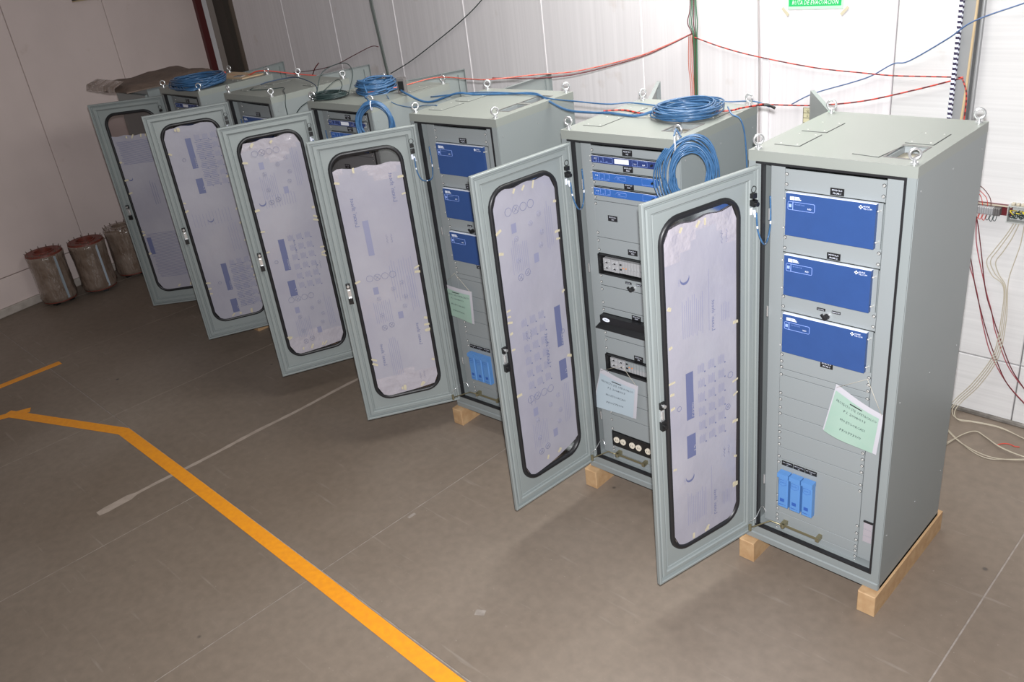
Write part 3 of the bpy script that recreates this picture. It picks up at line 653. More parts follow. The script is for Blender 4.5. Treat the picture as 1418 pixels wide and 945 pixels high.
        mb.add([(.215 + .028 * math.cos(a * math.pi / 8), .0195, 1.302 + .013 * math.sin(a * math.pi / 8)) for a in range(16)], [tuple(range(16))], 1); mb.text('PERLE', (.215, .0190, 1.299), (1, 0, 0), (0, 0, 1), .008, 0, True); mb.build('drawer_unit', [BLKP, WHITE], cab); label(cab, .42, 1.345, 'MODULO', 'KVM', .066, .030)
        for a, b in ((1.16, 1.26), (1.043, 1.159), (.80, .922), (.70, .799), (.58, .699), (.452, .579), (.28, .337), (.215, .279)): blank(cab, a, b)
        label(cab, .42, 1.065, 'MODULO', 'MSI'); chassis(cab, .923, 1.042, False); outlets(cab, .338, .451)
        screwrow(sc, [2.36, 2.325, 2.27, 2.22, 2.17, 2.13, 2.08, 2.04, 1.86, 1.81, 1.75, 1.70, 1.58, 1.54, 1.49, 1.40, 1.35, 1.24, 1.19, 1.14, 1.08, .90, .83, .77, .72, .66, .60, .54, .47, .32, .30, .26, .235])
    sc.build('panel_screw', [SCREW, DARK], cab, kind='stuff')
    # door stay
    hx, hy = .0462, -.0073; a = -th; du = Vector((math.cos(a), math.sin(a))); dw = Vector((-du.y, du.x)); p = Vector((hx, hy)) + du * .055 + dw * .035
    mb = MB().box(.217, .445, .020, .028, .292, .304).box(.214, .240, .012, .058, .286, .312).box(.428, .448, .012, .058, .286, .312)
    mb.tube([(p.x, p.y, .262), (.150, .02, .296), (.235, .018, .300)], .0045, 6); mb.cyl((p.x, p.y, .245), (p.x, p.y, .285), .010, n=8).cyl((.232, .01, .290), (.232, .01, .312), .010, n=8)
    mb.build('door_stay', BRASS, cab)
    mb = MB().tube(catmull([(p.x - dw.x * .01, p.y - dw.y * .01, .30), (p.x + .03, p.y + .01, .345), (.075, .05, .35), (.10, .055, .31)]), .003, 5); mb.build('earth_strap', STEEL, cab)
    # blue bonding lead between the door clip and the swing frame
    q = Vector((hx, hy)) + du * .043 + dw * .045
    mb = MB().tube(catmull([(q.x, q.y, 2.19), (q.x + dw.x * .01, q.y + dw.y * .01, 2.10), (q.x + .03, q.y + .015, 2.03), (.092, .028, 2.02), (.095, .05, 2.10), (.088, .056, 2.24)]), .0045, 6, 0, mfun=lambda i, kk: 1 if i % 13 == 6 else 0)
    mb.build('bonding_lead', [CABLE, WHITE], cab)
    # black holder with pale labels low on the right plate
    if k in (1, 3, 5):
        mb = MB().box(.672, .722, .052, .06, .515, .524, 0)
        for i in range(3): mb.box(.674, .720, .056, .06, .385 + i * .043, .423 + i * .043, 1)
        mb.build('tag_holder', [BLKP, mat('pale_tag', (.36, .33, .36), .5)], cab)
    # front door
    door = link('door', DOORM, cab, (hx, hy, 0), -th)
    link('window_gasket', GASKM, door); link('window_pane', PANEM, door); link('latch', LATCHM, door); link('cable_clip', CLIPM, door)
    top, slope, bc = {1: (.028, .0, .012), 2: (.004, 0, .085), 3: (.085, .012, .03), 4: (.022, -.016, .03), 5: (.010, 0, .0), 6: (.20, .02, .01)}[k]
    sheet(door, k, top, slope, bc)
    # rear door, standing open behind
    rx, ry = .03, D + .004; dx, dy = rear[0] - rx, rear[1] - ry; ra = math.atan2(dy, dx)
    mb = MB().box(0, .71, 0, .003, B0 + .07, T - .03).box(0, .71, -.022, 0, T - .033, T - .03).box(.707, .71, -.022, 0, B0 + .07, T - .03).box(0, .003, -.022, 0, B0 + .07, T - .03).box(.05, .066, -.014, 0, B0 + .1, T - .07).box(.645, .661, -.014, 0, B0 + .1, T - .07)
    rd = mb.build('rear_door', GREYD, cab, loc=(rx, ry, 0), rz=ra)
    roof(cab, k)
    return cab
LABS = {
 1: 'nearest grey equipment cabinet, rightmost of the row, green paper hanging on its rack',
 2: 'grey equipment cabinet second from the right, slim blue modules and a pale blue paper',
 3: 'grey equipment cabinet third from the right, three blue modules and two open roof slots',
 4: 'grey equipment cabinet fourth from the right, between blue and black cable coils on its roof',
 5: 'grey equipment cabinet fifth from the right, bare roof crossed by thin dark wires',
 6: 'grey equipment cabinet leftmost of the open-door ones, gap above the film in its window'}
POS = {1: (0, 0, 0, 1.786, (-.32, 1.28)), 2: (-1.2193, .0097, .0332, 1.6689, (-.29, 1.40)), 3: (-2.6276, .0265, .0688, 2.1831, (.02, 1.55)),
       4: (-3.9779, .076, .0394, 2.021, (.29, 1.48)), 5: (-5.3301, .0699, .0018, 2.0073, (.13, 1.40)), 6: (-6.5866, .0335, .0181, 2.3125, (-.12, 1.51))}
CABS = {}
for k, (x, y, yaw, th, rear) in POS.items():
    CABS[k] = cabinet(k, x, y, yaw, th, rear, LABS[k])
def loc2w(k, x, y, z):
    X, Y, a = POS[k][:3]; return Vector((X + x * math.cos(a) - y * math.sin(a), Y + x * math.sin(a) + y * math.cos(a), z))
# wooden beams under each cabinet
ORD = {1: 'nearest, rightmost', 2: 'second', 3: 'third', 4: 'fourth', 5: 'fifth', 6: 'sixth'}
for k in POS:
    for side, (x0, x1) in (('left', (-.012, .085)), ('right', (.715, .812))):
        if k > 3 and side == 'right': pass
        mb = MB().cbox(x0, x1, -.055, .86, 0, B0 - .001, .004)
        o = mb.build('wood_beam', WOOD, None, loc=(POS[k][0], POS[k][1], 0), rz=POS[k][2],
                     label='pine beam under the %s side of the %s cabinet from the right' % (side, ORD[k]) if k > 1 else 'pine beam under the %s side of the nearest cabinet' % side, cat='beam', group='pine beams under the cabinets')

# seventh cabinet, closed, with a wrapped bundle on top
c7 = empty('wrapped_cabinet', (-7.66, 0.02, 0), 0, label='closed cabinet at the far left end, carrying a brown wrapped bundle', cat='cabinet')
MB().box(0, .8, 0, .8, .1, 2.46).build('body', GREY, c7); MB().cbox(.03, .77, -.022, 0, .18, 2.40, .008).build('door', GREYD, c7); MB().box(.0, .8, .02, .8, 0, .1).build('plinth', GREY, c7)
bd = empty('wrapped_bundle', (-7.3, .28, 2.462), 0, label='brown kraft and plastic wrapped flat bundle lying on the far left closed cabinet', cat='bundle')
mb = MB(); nx, ny = 16, 12; r = random.Random(3)
top = []
for j in range(ny + 1):
    for i in range(nx + 1):
        u, v = i / nx, j / ny; x = -.42 + .92 * u; y = -.50 + 1.0 * v + .03 * math.sin(u * 9); e = min(u, 1 - u, v, 1 - v)
        z = .05 * min(1, e * 9) ** .6 + r.uniform(-.006, .012) + (.02 if v > .5 else 0); top.append((x, y, max(z, .012)))
n_ = len(top); mb.add(top, [(j * (nx + 1) + i, j * (nx + 1) + i + 1, (j + 1) * (nx + 1) + i + 1, (j + 1) * (nx + 1) + i) for j in range(ny) for i in range(nx)], 0, True)
mb.add([(p[0], p[1], 0.0) for p in top], [((j + 1) * (nx + 1) + i, (j + 1) * (nx + 1) + i + 1, j * (nx + 1) + i + 1, j * (nx + 1) + i) for j in range(ny) for i in range(nx)], 0)
bnd = [i for i in range(nx + 1)] + [j * (nx + 1) + nx for j in range(1, ny + 1)] + [ny * (nx + 1) + i for i in range(nx - 1, -1, -1)] + [j * (nx + 1) for j in range(ny - 1, 0, -1)]
V = [top[i] for i in bnd] + [(top[i][0], top[i][1], 0) for i in bnd]; N = len(bnd); mb.add(V, [(i, N + i, N + (i + 1) % N, (i + 1) % N) for i in range(N)], 0)
mb.build('kraft_wrap', KRAFT, bd)
mb = MB(); V = []
for i in range(15):
    u = i / 14; V += [(-.45 + .75 * u, -.53 + .01 * math.sin(i * 2), .005 + .01 * math.sin(i * 3.1)), (-.45 + .75 * u, -.515 + .01 * math.sin(i * 4), .055 + .012 * math.sin(i * 1.7)), (-.43 + .72 * u, -.40, .095)]
mb.add(V, [(3 * i + a, 3 * i + 3 + a, 3 * i + 4 + a, 3 * i + 1 + a) for i in range(14) for a in (0, 1)], 0, True); mb.build('plastic_flap', FILM, bd)

# ================================================================ COILS AND CABLES
def coil(c, R, tube_r, turns, thick_r, thick_h, axis=(0, 0, 1), sy=1.0, seed=1, seg=40, n=5, ang0=0):
    r = random.Random(seed); axis = Vector(axis).normalized(); a = Vector((1, 0, 0)) if abs(axis.z) > .9 else axis.cross(Vector((0, 0, 1))).normalized(); b = axis.cross(a) if abs(axis.z) > .9 else Vector((0, 0, 1))
    if abs(axis.z) > .9: a = Vector((math.cos(ang0), math.sin(ang0), 0)); b = Vector((-math.sin(ang0), math.cos(ang0), 0))
    pts = []; prev = (0, 0)
    for t in range(turns):
        nr = (r.uniform(-1, 1) * thick_r, (t / max(1, turns - 1) - .5) * thick_h + r.uniform(-.2, .2) * thick_h * .5 + thick_h * 0); ox, oy = r.uniform(-.3, .3) * thick_r, r.uniform(-.3, .3) * thick_r; w_ = r.uniform(0, 6.28); amp = r.uniform(.05, .25) * thick_r
        for i in range(seg):
            f = i / seg; k = f * f * (3 - 2 * f); rr = R + prev[0] * (1 - k) + nr[0] * k + amp * math.sin(3 * 2 * math.pi * f + w_); h = prev[1] * (1 - k) + nr[1] * k + .12 * thick_h * math.sin(2 * 2 * math.pi * f + w_)
            th = 2 * math.pi * f; pts.append(Vector(c) + a * (rr * math.cos(th) + ox * math.sin(math.pi * f)) + b * (rr * math.sin(th) * sy + oy * math.sin(math.pi * f)) + axis * h)
        prev = nr
    return MB().tube(pts, tube_r, n)
zt = T + .006
# roof coil on cabinet 2
c = loc2w(2, .52, .49, 0)
mb = coil((c.x + .02, c.y - .02, zt + .036), .165, .0048, 26, .042, .058, seed=5)
mb.build('cable_coil', CABLE, label='large loose blue cable coil lying on the roof of the second cabinet from the right', cat='cable coil', group='blue cable coils')
# hanging coil on cabinet 2
mb = coil((-.30, -.045, 2.33), .106, .0043, 24, .032, .070, axis=(.62, -.78, .1), sy=1.5, seed=8)
for i in range(4):
    mb.tube(catmull([(-.44 + i * .012, -.06, 2.46), (-.485 + i * .01, -.085, 2.38), (-.50 + i * .02, -.09, 2.28), (-.47 + i * .024, -.09, 2.20 - i * .012)]), .0042, 5)
    mb.cyl((-.47 + i * .024, -.09, 2.20 - i * .012), (-.468 + i * .024, -.09, 2.16 - i * .012), .006, n=7, m=1)
mb.tube(catmull([(-.40, -.04, 2.52), (-.43, .02, 2.535), (-.46, .07, 2.52), (-.42, .05, 2.49)]), .005, 5).torus((-.355, -.10, 2.50), (.78, .62, 0), .035, .003, 12, 5, 1)
mb.build('cable_coil', [CABLE, WHITE], label='blue cable coil with white ended leads hanging on the front corner of the second cabinet', cat='cable coil', group='blue cable coils')
c = loc2w(4, .37, .42, 0)
mb = coil((c.x, c.y, zt + .050), .142, .0065, 17, .024, .085, seed=15)
mb.tube(catmull([(c.x + .10, c.y - .17, zt + .02), (c.x + .02, c.y - .12, zt + .10), (c.x - .02, c.y, zt + .11), (c.x + .06, c.y + .13, zt + .09)]), .008, 6)
mb.build('cable_coil', CABLE, label='thick tidy blue cable coil standing on the roof of the fourth cabinet from the right', cat='cable coil', group='blue cable coils')
mb = coil((-3.055, .035, 2.375), .118, .0062, 17, .022, .055, axis=(.70, -.71, .05), sy=1.18, seed=9)
mb.torus((-3.05, .025, 2.505), (.71, .70, 0), .032, .004, 12, 5, 1); mb.tube(catmull([(-3.07, .04, 2.50), (-3.17, .09, 2.53), (-3.28, .15, zt + .05), (-3.32, .30, zt + .04)]), .006, 5)
mb.build('cable_coil', [CABLE, WHITE], label='blue cable coil with a white tie hanging on the front corner of the fourth cabinet', cat='cable coil', group='blue cable coils')
mb = coil((-6.13, .24, zt + .042), .25, .0072, 24, .05, .075, seed=21, sy=.85)
for i in range(6): mb.tube(catmull([(-6.35 + .05 * i, .05, zt + .05), (-6.2 + .06 * i, -.02, zt - .0 + .02), (-6.0 + .04 * i, .02, zt + .01), (-5.82, .12, zt + .03), (-5.85, .3, zt + .08)]), .0065, 5)
mb.build('cable_coil', CABLE, label='dark heaped blue cable coil on the roof of the leftmost open-door cabinet', cat='cable coil', group='blue cable coils')
mb = coil((-3.86, .22, zt + .02), .13, .0045, 12, .03, .035, seed=31, sy=.75, ang0=.4)
mb.tube(catmull([(-3.98, .18, zt + .03), (-4.05, .32, zt + .17), (-3.92, .45, zt + .22), (-3.75, .40, zt + .16), (-3.68, .28, zt + .03)]), .0035, 5).tube(catmull([(-3.95, .2, zt + .03), (-3.9, .34, zt + .11), (-3.78, .30, zt + .08), (-3.74, .2, zt + .02)]), .003, 5)
mb.build('cable_coil', BLKC, label='thin black and green cable coil on the front left of the fourth cabinet roof', cat='cable coil')
def wire(name, pts, r, m, lab, cat_='cable', n=6, group=None, smooth=6, mfun=None):
    return MB().tube(catmull(pts, smooth), r, n, 0, mfun=mfun).build(name, m, label=lab, cat=cat_, group=group)
wire('cable', [(-3.30, .50, zt + .02), (-3.17, .46, 2.475 + .012), (-2.95, .47, 2.44), (-2.70, .54, 2.50), (-2.56, .60, zt + .004), (-2.30, .68, zt + .004), (-2.10, .73, zt + .004), (-1.9, .64, 2.47), (-1.6, .5, 2.455), (-1.3, .42, 2.475), (-1.17, .40, zt + .004), (-.965, .385, zt + .004), (-.86, .42, zt + .03)], .0085, CABLE, 'blue cable running over the roofs from the fourth cabinet coil to the second')
wire('cable', [(-3.0, .54, 2.46), (-2.56, .64, zt + .010), (-2.10, .695, zt + .006), (-1.88, .65, 2.48), (-1.6, .61, 2.485), (-1.35, .60, 2.485), (-1.22, .66, zt + .004), (-.99, .64, zt + .004), (-.92, .60, zt + .03)], .005, CABLE, 'thinner blue cable crossing behind the thick one, over the gap beside the second cabinet')
wire('cable', [(-.50, .62, zt + .03), (-.44, .565, zt + .004), (-.385, .57, 2.455), (-.372, .60, 2.30), (-.368, .62, 1.9), (-.365, .62, 1.4)], .0045, CABLE, 'blue cable dropping down the right side of the second cabinet')
wire('cable', [(-.70, .75, zt + .03), (-.63, .83, zt + .005), (-.45, .815, zt + .02), (-.36, .83, zt - .01)], .004, CABLE, 'short blue cable from the roof coil to the rear eye bolt')
def twocol(a, b): return lambda i, k: (i // 2 + (k // 3)) % 2
wire('wire_bundle', [(-1.25, .44, zt + .002), (-1.13, .49, zt + .003), (-.96, .45, zt + .003), (-.80, .47, zt + .02), (-.52, .62, zt + .006), (-.46, .70, zt + .008), (-.38, .80, zt + .012)], .0055, [REDC, MARC], 'red and black twisted pair lying on the roof of the second cabinet', 'wire', mfun=twocol(0, 1), smooth=14)
wire('clip_bundle', [(-.42, .80, T + .012), (-.37, .83, T + .006), (-.33, .835, T - .01)], .009, BLKP, 'black cable tie bundle at the rear right eye bolt of the second cabinet', 'cable tie')
# red pair strung from the fourth cabinet's roof to the wall bundle
wire('wire_bundle', [(-3.60, .40, zt + .01), (-3.45, .60, zt + .02), (-3.32, .82, T + .05), (-3.19, .89, 2.527), (-2.95, .895, 2.522), (-2.70, .898, 2.527), (-2.515, 1.174, 2.512), (-2.327, 1.455, 2.492), (-2.069, 1.839, 2.528), (-1.938, 2.034, 2.575), (-1.813, 2.205, 2.635)], .0048, [PINKC, REDC], 'faded red wire pair strung from the fourth cabinet roof up to the green bundle', 'wire', mfun=twocol(0, 1), smooth=14)
wire('wire_bundle', [(-2.70, .91, 2.535), (-2.50, 1.19, 2.485), (-2.32, 1.47, 2.470), (-2.05, 1.86, 2.52), (-1.92, 2.05, 2.575), (-1.80, 2.21, 2.64)], .0045, MARC, 'dark red single wire sagging just under the pale red pair', 'wire')
WZ = WY - .035
wire('wire_bundle', [(-1.78, WZ, 2.612), (-1.55, WZ, 2.545), (-1.267, WZ, 2.484), (-.802, WZ, 2.414), (-.45, WZ, 2.388), (-.244, WZ, 2.377), (.0, WZ, 2.379), (.20, WZ - .02, 2.385)], .0048, [REDC, MARC], 'upper red and black twisted pair across the wall to the grey column', 'wire', mfun=twocol(0, 1), smooth=14)
wire('wire_bundle', [(-1.19, WZ, 2.137), (-.95, WZ, 2.143), (-.736, WZ, 2.156), (-.426, WZ, 2.203), (-.094, WZ, 2.291), (.20, WZ - .02, 2.383)], .0052, [REDC, MARC], 'lower red and black twisted pair rising across the wall to the grey column', 'wire', mfun=twocol(0, 1), smooth=14)
wire('cable', [(-.96, WZ, 2.15), (-.794, WZ, 2.235), (-.51, WZ, 2.325), (-.38, WZ, 2.375), (-.249, WZ, 2.452), (-.149, WZ, 2.472), (.094, WZ - .05, 2.62), (.24, WZ - .075, 2.725), (.468, WZ, 2.807), (.9, WZ, 2.95)], .0042, [mat('dull_blue_cable', (.06, .12, .26), .4)], 'thin dull blue cable rising across the wall past the grey column')
wire('cable', [(-3.36, .86, T + .03), (-3.6, 1.3, 2.42), (-4.3, 2.0, 2.5), (-4.9, WZ, 2.53), (-4.448, WZ, 2.739), (-4.107, WZ, 2.928), (-3.7, WZ, 3.2)][3:] if False else [(-5.68, WZ, 2.22), (-5.329, WZ, 2.345), (-4.933, WZ, 2.515), (-4.448, WZ, 2.739), (-4.107, WZ, 2.928), (-3.7, WZ, 3.22)], .005, BLKC, 'black cable slanting up the back wall above the fourth cabinet')
wire('wire_bundle', [(-7.663, WZ, 2.165), (-7.1, WZ, 2.22), (-6.676, WZ, 2.293), (-6.3, WZ, 2.40), (-5.95, WZ, 2.497), (-5.82, WZ, 2.496)], .0042, MARC, 'maroon wire looping along the dim end of the back wall', 'wire')
wire('wire_bundle', [(-6.62, .62, zt + .012), (-6.45, .655, zt + .003), (-6.28, .676, zt + .003), (-6.0, .70, zt + .003), (-5.86, .80, T + .04), (-5.6, 1.2, 2.40), (-5.0, 1.7, 2.3)], .006, REDC, 'red wire running back across the leftmost open cabinet roof', 'wire')
MB().cbox(-.04, .04, -.03, .03, 0, .03, .005).build('red_tag', REDC, loc=(-6.50, .68, T + .001), label='small red tag beside the dark blue coil', cat='tag')
wire('wire_bundle', [(-7.05, WZ, 2.5 - .20), (-7.10, WZ - .04, 2.24), (-7.22, WZ - .02, 2.15), (-7.35, WZ - .02, 2.05)], .006, MARC, 'short maroon wire tail by the wall seam behind the fifth cabinet', 'wire')
wire('cable', [(-5.28, .42, T + .006), (-5.236, .50, T + .02), (-5.10, .66, T + .03), (-4.85, .62, T + .03), (-4.50, .50, 2.50), (-4.25, .36, T + .02), (-4.02, .20, zt + .03)], .0045, [mat('dark_blue_cable', (.03, .06, .12), .4)], 'dark cable arching from the fifth cabinet roof to the black coil')
wire('cable', [(-5.20, .30, T + .006), (-5.117, .224, T + .006), (-4.932, .291, T + .006), (-4.80, .37, T + .010), (-4.66, .28, T + .006), (-4.50, .20, 2.478), (-4.36, .10, 2.42), (-4.22, .02, 2.33), (-4.14, -.03, 2.26), (-4.05, -.03, 2.36), (-3.98, .0, 2.44), (-3.9, .03, T + .007)], .0035, BLKC, 'thin dark wire sagging between the fifth and fourth cabinets')
wire('cable', [(-3.30, .36, zt + .01), (-3.15, .30, T - .02), (-2.95, .30, 2.44), (-2.75, .28, 2.47), (-2.60, .26, T + .005)], .0035, CABLE, 'thin blue lead bridging the third and fourth cabinet roofs')
# small grey box on cabinet 4, pale board on cabinet 6
o = MB().cbox(-.034, .034, -.02, .02, 0, .115, .006).box(-.022, .022, -.021, -.019, .02, .09, 1).build('junction_box', [GREYB, BLKP], loc=(*loc2w(4, .675, .43, 0).xy, T + .001), rz=.5, label='small dark grey box standing on the fourth cabinet roof beside the blue coil', cat='box')
MB().box(-.26, .30, -.11, .14, 0, .012).build('cardboard_sheet', TANB, loc=(-6.18, .66, T + .001), rz=.05, label='tan cardboard sheet lying at the rear of the leftmost open cabinet roof', cat='cardboard')
MB().box(-.05, .05, -.03, .03, 0, .01).build('metal_offcut', STEEL, loc=(-6.02, .62, T + .013), rz=.3, label='small shiny metal strip on the tan cardboard', cat='metal strip')

# ================================================================ PAPERS
def paper(k, P, y0, m, lab, num, thread, swing=0):
    TL, TR, BR, BL = [Vector((p[0], 0, p[1])) for p in P]
    def at(s, t, off=0):
        p = TL * (1 - s) * (1 - t) + TR * s * (1 - t) + BR * s * t + BL * (1 - s) * t
        y = y0 - .010 * math.sin(math.pi * s) - .012 * t * math.sin(s * 4 + k) + off; return Vector((p.x, y, p.z))
    e = empty('document_packet', (POS[k][0], POS[k][1], 0), POS[k][2], label=lab, cat='document', group='document packets hung on the racks')
    for nm, a, b, off, mm in (('back_sheet', (-.03, -.07), (1.03, 1.0), .004, PAPERW), ('cover_sheet', (0, .05), (.96, 1.0), 0, m)):
        mb = MB(); nx, nz = 8, 6; V = [at(a[0] + (b[0] - a[0]) * i / nx, a[1] + (b[1] - a[1]) * j / nz - (.03 * math.cos(i / nx * 3) if j == 0 else 0), off) for j in range(nz + 1) for i in range(nx + 1)]
        mb.add(V, [(j * (nx + 1) + i, (j + 1) * (nx + 1) + i, (j + 1) * (nx + 1) + i + 1, j * (nx + 1) + i + 1) for j in range(nz) for i in range(nx)], 0, True)
        if nm == 'cover_sheet':
            for t, txt, wd in ((.22, 'PROYECTO STE. S.PETACALCO', .86), (.35, 'P.I. 2008/013', .46), (.56, 'MO.ETOORCAS1', .50), (.78, 'PF/07739/0', .42)):
                v, f, w0 = text_geo(txt); h = .056
                mb.add([at(.5 + (p[0] / w0 - .5) * wd, t - p[1] * h, -.0012) for p in v], f, 1)
            q = [at(.36, .085, -.003), at(.62, .085, -.003), at(.62, .11, -.003), at(.36, .11, -.003)]; mb.add(q, [(0, 3, 2, 1)], 2)
        mb.build(nm, [mm, INK, DARK], e)
    if thread:
        a, b, c = thread; A = at(0, -.05); C = at(1, -.02); mid = Vector((b[0], y0 + .01, b[1]))
        MB().tube([A, mid, C], .0012, 4).build('thread', mat('thread', (.6, .55, .45), .6), e)
paper(1, [(.489, 1.285), (.727, 1.206), (.702, .965), (.440, 1.025)], .030, PAPERG, 'pale green typed document packet hanging on the nearest cabinet', 1, (0, (.639, 1.386), 0))
paper(2, [(.129, .900), (.410, .872), (.378, .625), (.057, .628)], .030, PAPERB, 'pale blue typed document packet hanging on the second cabinet from the right', 2, (0, (.30, .99), 0))
paper(3, [(.035, 1.185), (.321, 1.185), (.310, .930), (.030, .955)], .018, PAPERG, 'pale green typed document packet hanging on the third cabinet from the right', 3, (0, (.172, 1.31), 0))

# ================================================================ WALL THINGS
t = empty('evacuation_sign', (-.828, WY - .006, 2.882), 0, label='green evacuation route sign taped to the white wall at the top of the photo', cat='sign')
MB().box(-.20, .20, 0, .005, -.085, .14, 0).box(-.19, .19, -.001, .001, -.066, .13, 1).build('board', [mat('sign_pale_green', (.45, .80, .50), .5), GREEN], t)
MB().text('RUTA DE EVACUACION', (0, -.0022, -.056), (1, 0, .0), (.18, 0, 1), .030, 0, True, width=.335).build('lettering', SIGNW, t)
for x, a in ((-.215, .8), (.215, -.8)):
    mb = MB(); mb.X = Matrix.Translation((x, 0, -.10)) @ Matrix.Rotation(a, 4, 'Y'); mb.box(-.035, .035, -.001, .002, -.010, .010); mb.build('tape_strip', TAPE, t)
t = empty('notice', (-.83, WY - .004, 2.07), 0, label='small cream printed notice on the wall, partly hidden behind the nearest cabinet', cat='notice')
mb = MB().box(-.055, .075, 0, .003, -.12, .055, 0)
for z in (.052, .015, -.02, -.055, -.09): mb.box(-.055, .075, -.001, 0, z, z + .003, 1)
mb.box(-.055, -.052, -.001, 0, -.12, .055, 1); mb.text('Q U E', (-.030, -.0012, .024), (1, 0, 0), (0, 0, 1), .018, 1); mb.text('S  I', (-.026, -.0012, -.012), (1, 0, 0), (0, 0, 1), .018, 1)
mb.build('printed_sheet', [mat('cream_card', (.62, .58, .38), .6), BLKP], t)
# grey column with striped rope
t = empty('steel_column', (0, 0, 0), 0, label='grey steel column on the back wall wrapped by a black and white rope', cat='column')
MB().box(.150, .240, WY - .055, WY - .002, 0, 4.6).build('column_body', GALV, t)
mb = MB(); N = 520; pts = [(.146, WY - .062, .6 + 4.0 * i / N) for i in range(N + 1)]
mb.tube(pts, .0155, 8, 0, mfun=lambda i, k: 1 if ((i * 1.0 / 4 + k / 8 * 1.0) % 1) < .5 else 0); mb.build('striped_rope', [WHITE, mat('rope_dark_violet', (.03, .02, .06), .6)], t)
MB().cyl((.262, WY - .03, 0), (.262, WY - .03, 4.6), .013, n=10).build('conduit', GALV, t)
MB().tube([(.240, WY - .062, 4.6), (.236, WY - .062, 2.9), (.226, WY - .062, 2.3), (.210, WY - .062, 1.9), (.205, WY - .062, .6)], .0085, 6).build('tan_cable', TANC, t)
wire('wire_bundle', [(.20, WY - .075, 2.385), (.235, WY - .078, 2.30), (.242, WY - .078, 2.18), (.235, WY - .078, 2.0)], .005, [REDC, MARC], 'short red wire tail running down the grey column', 'wire', mfun=twocol(0, 1), smooth=14)
# white trunking, green bundle, conduit, far hose
MB().cbox(-1.205, -1.155, WY - .03, WY - .0, 0, 2.47, .006).box(-1.20, -1.16, WY - .045, WY - .03, 1.76, 1.80, 1).build('cable_trunking', [mat('white_pvc', (.82, .80, .82), .4), BLKP], label='white plastic cable trunking up the wall between the two nearest cabinets', cat='trunking')
wire('conduit', [(-1.255, WY - .012, 4.2), (-1.255, WY - .012, 3.0), (-1.235, WY - .014, 2.3), (-1.23, WY - .014, 1.0)], .007, [mat('pale_grey_hose', (.42, .38, .38), .5)], 'pale grey hose running down the wall seam left of the white trunking', 'hose')
mb = MB()
for i in range(6):
    o = i * .008; mb.tube(catmull([(-1.81 + o, WY - .02 - .004 * (i % 3), 3.3), (-1.815 + o * 1.3, WY - .03, 2.85), (-1.835 + o * 2.2, WY - .04, 2.72), (-1.80 + o, WY - .03, 2.60), (-1.795 + o * .7, WY - .025, 2.2), (-1.80 + o * .6, WY - .02, .5)]), .0038, 5, 0 if i % 3 else 1)
mb.build('wire_bundle', [GRNC, MARC], label='green wire bundle hanging down the wall above the second cabinet', cat='wire')
mb = MB()
for i in range(3): mb.tube(catmull([(-1.83 + i * .014, WY - .035, 2.63), (-1.838 + i * .016, WY - .035, 2.4), (-1.82 + i * .014, WY - .035, 2.1), (-1.815 + i * .012, WY - .03, .6)]), .0038, 5)
mb.build('wire_bundle', PINKC, label='three faded red wires hanging beside the green bundle', cat='wire')
mb = MB()
for i in range(3): mb.tube([(-5.84 + i * .016, WY - .03, 3.4), (-5.83 + i * .016, WY - .03, 2.9), (-5.74 + i * .010, WY - .03, 2.1), (-5.72 + i * .01, WY - .03, .3)], .009, 6)
mb.build('hose_bundle', mat('grey_green_hose', (.14, .16, .15), .5), label='grey green hoses running down the back wall behind the fourth cabinet', cat='hose')
# terminal rail and box at right
t = empty('terminal_rail', (.455, WY - .03, 1.555), 0, label='grey terminal block rail on a dark strip, on the wall right of the nearest cabinet', cat='terminal rail')
mb = MB().box(-.14, .12, .0, .03, -.03, .035, 0).box(-.14, .12, -.012, .0, .030, .036, 1); mb.build('back_plate', [MARC, CREAM], t)
for i in range(14):
    x = -.125 + i * .0135; MB().cbox(x, x + .0125, -.045, 0, -.024, .024, .005).build('terminal', TERM if i < 11 else GREYB, t)
mb = MB()
for i in range(7):
    x = -.10 + i * .022; mb.tube(catmull([(x, -.02, -.024), (x - .006, -.03, -.055), (x + .008, -.03, -.062 - .006 * (i % 2)), (x + .014, -.02, -.024)]), .0022, 5, 0 if i < 4 else 1)
for i in range(3): mb.tube(catmull([(-.08 + i * .03, -.015, .024), (-.10 + i * .03, -.02, .09), (-.14, -.015, .12 + i * .02), (-.20, -.005, .14 + i * .02)]), .0022, 5, 0)
mb.tube(catmull([(.0, -.015, .024), (-.01, -.02, .08), (-.06, -.02, .14), (-.14, -.01, .18)]), .0025, 5, 2)
mb.build('jumper_wire', [REDC, BLKC, MARC], t)
t = empty('junction_box', (.625, WY - .06, 1.55), 0, label='grey wall junction box with black and yellow wires at the right edge', cat='box')
MB().plate(-.06, .10, -.06, .06, 0, .001, []); mb = MB().box(-.065, .11, .05, .06, -.055, .055).box(-.065, -.060, -.01, .05, -.055, .055).box(.105, .11, -.01, .05, -.055, .055).box(-.06, .105, -.01, .05, .05, .055).box(-.06, .105, -.01, .05, -.055, -.05); mb.build('housing', mat('grey_box', (.42, .43, .42), .5), t)
mb = MB(); r = random.Random(4)
for i in range(16):
    x = -.045 + .009 * i; mb.tube(catmull([(x, .04, r.uniform(-.02, .02)), (x + .01, .0, r.uniform(-.03, .03)), (x - .01, -.015, r.uniform(-.02, .03)), (x + .012, .04, r.uniform(-.02, .02))]), .0032, 5, 1 if i % 4 == 1 else 0)
for i in range(5): mb.cbox(-.05 + i * .028, -.03 + i * .028, .0, .03, .055, .070, .003, 2)
mb.build('loose_wire', [BLKC, YEL, CREAM], t)
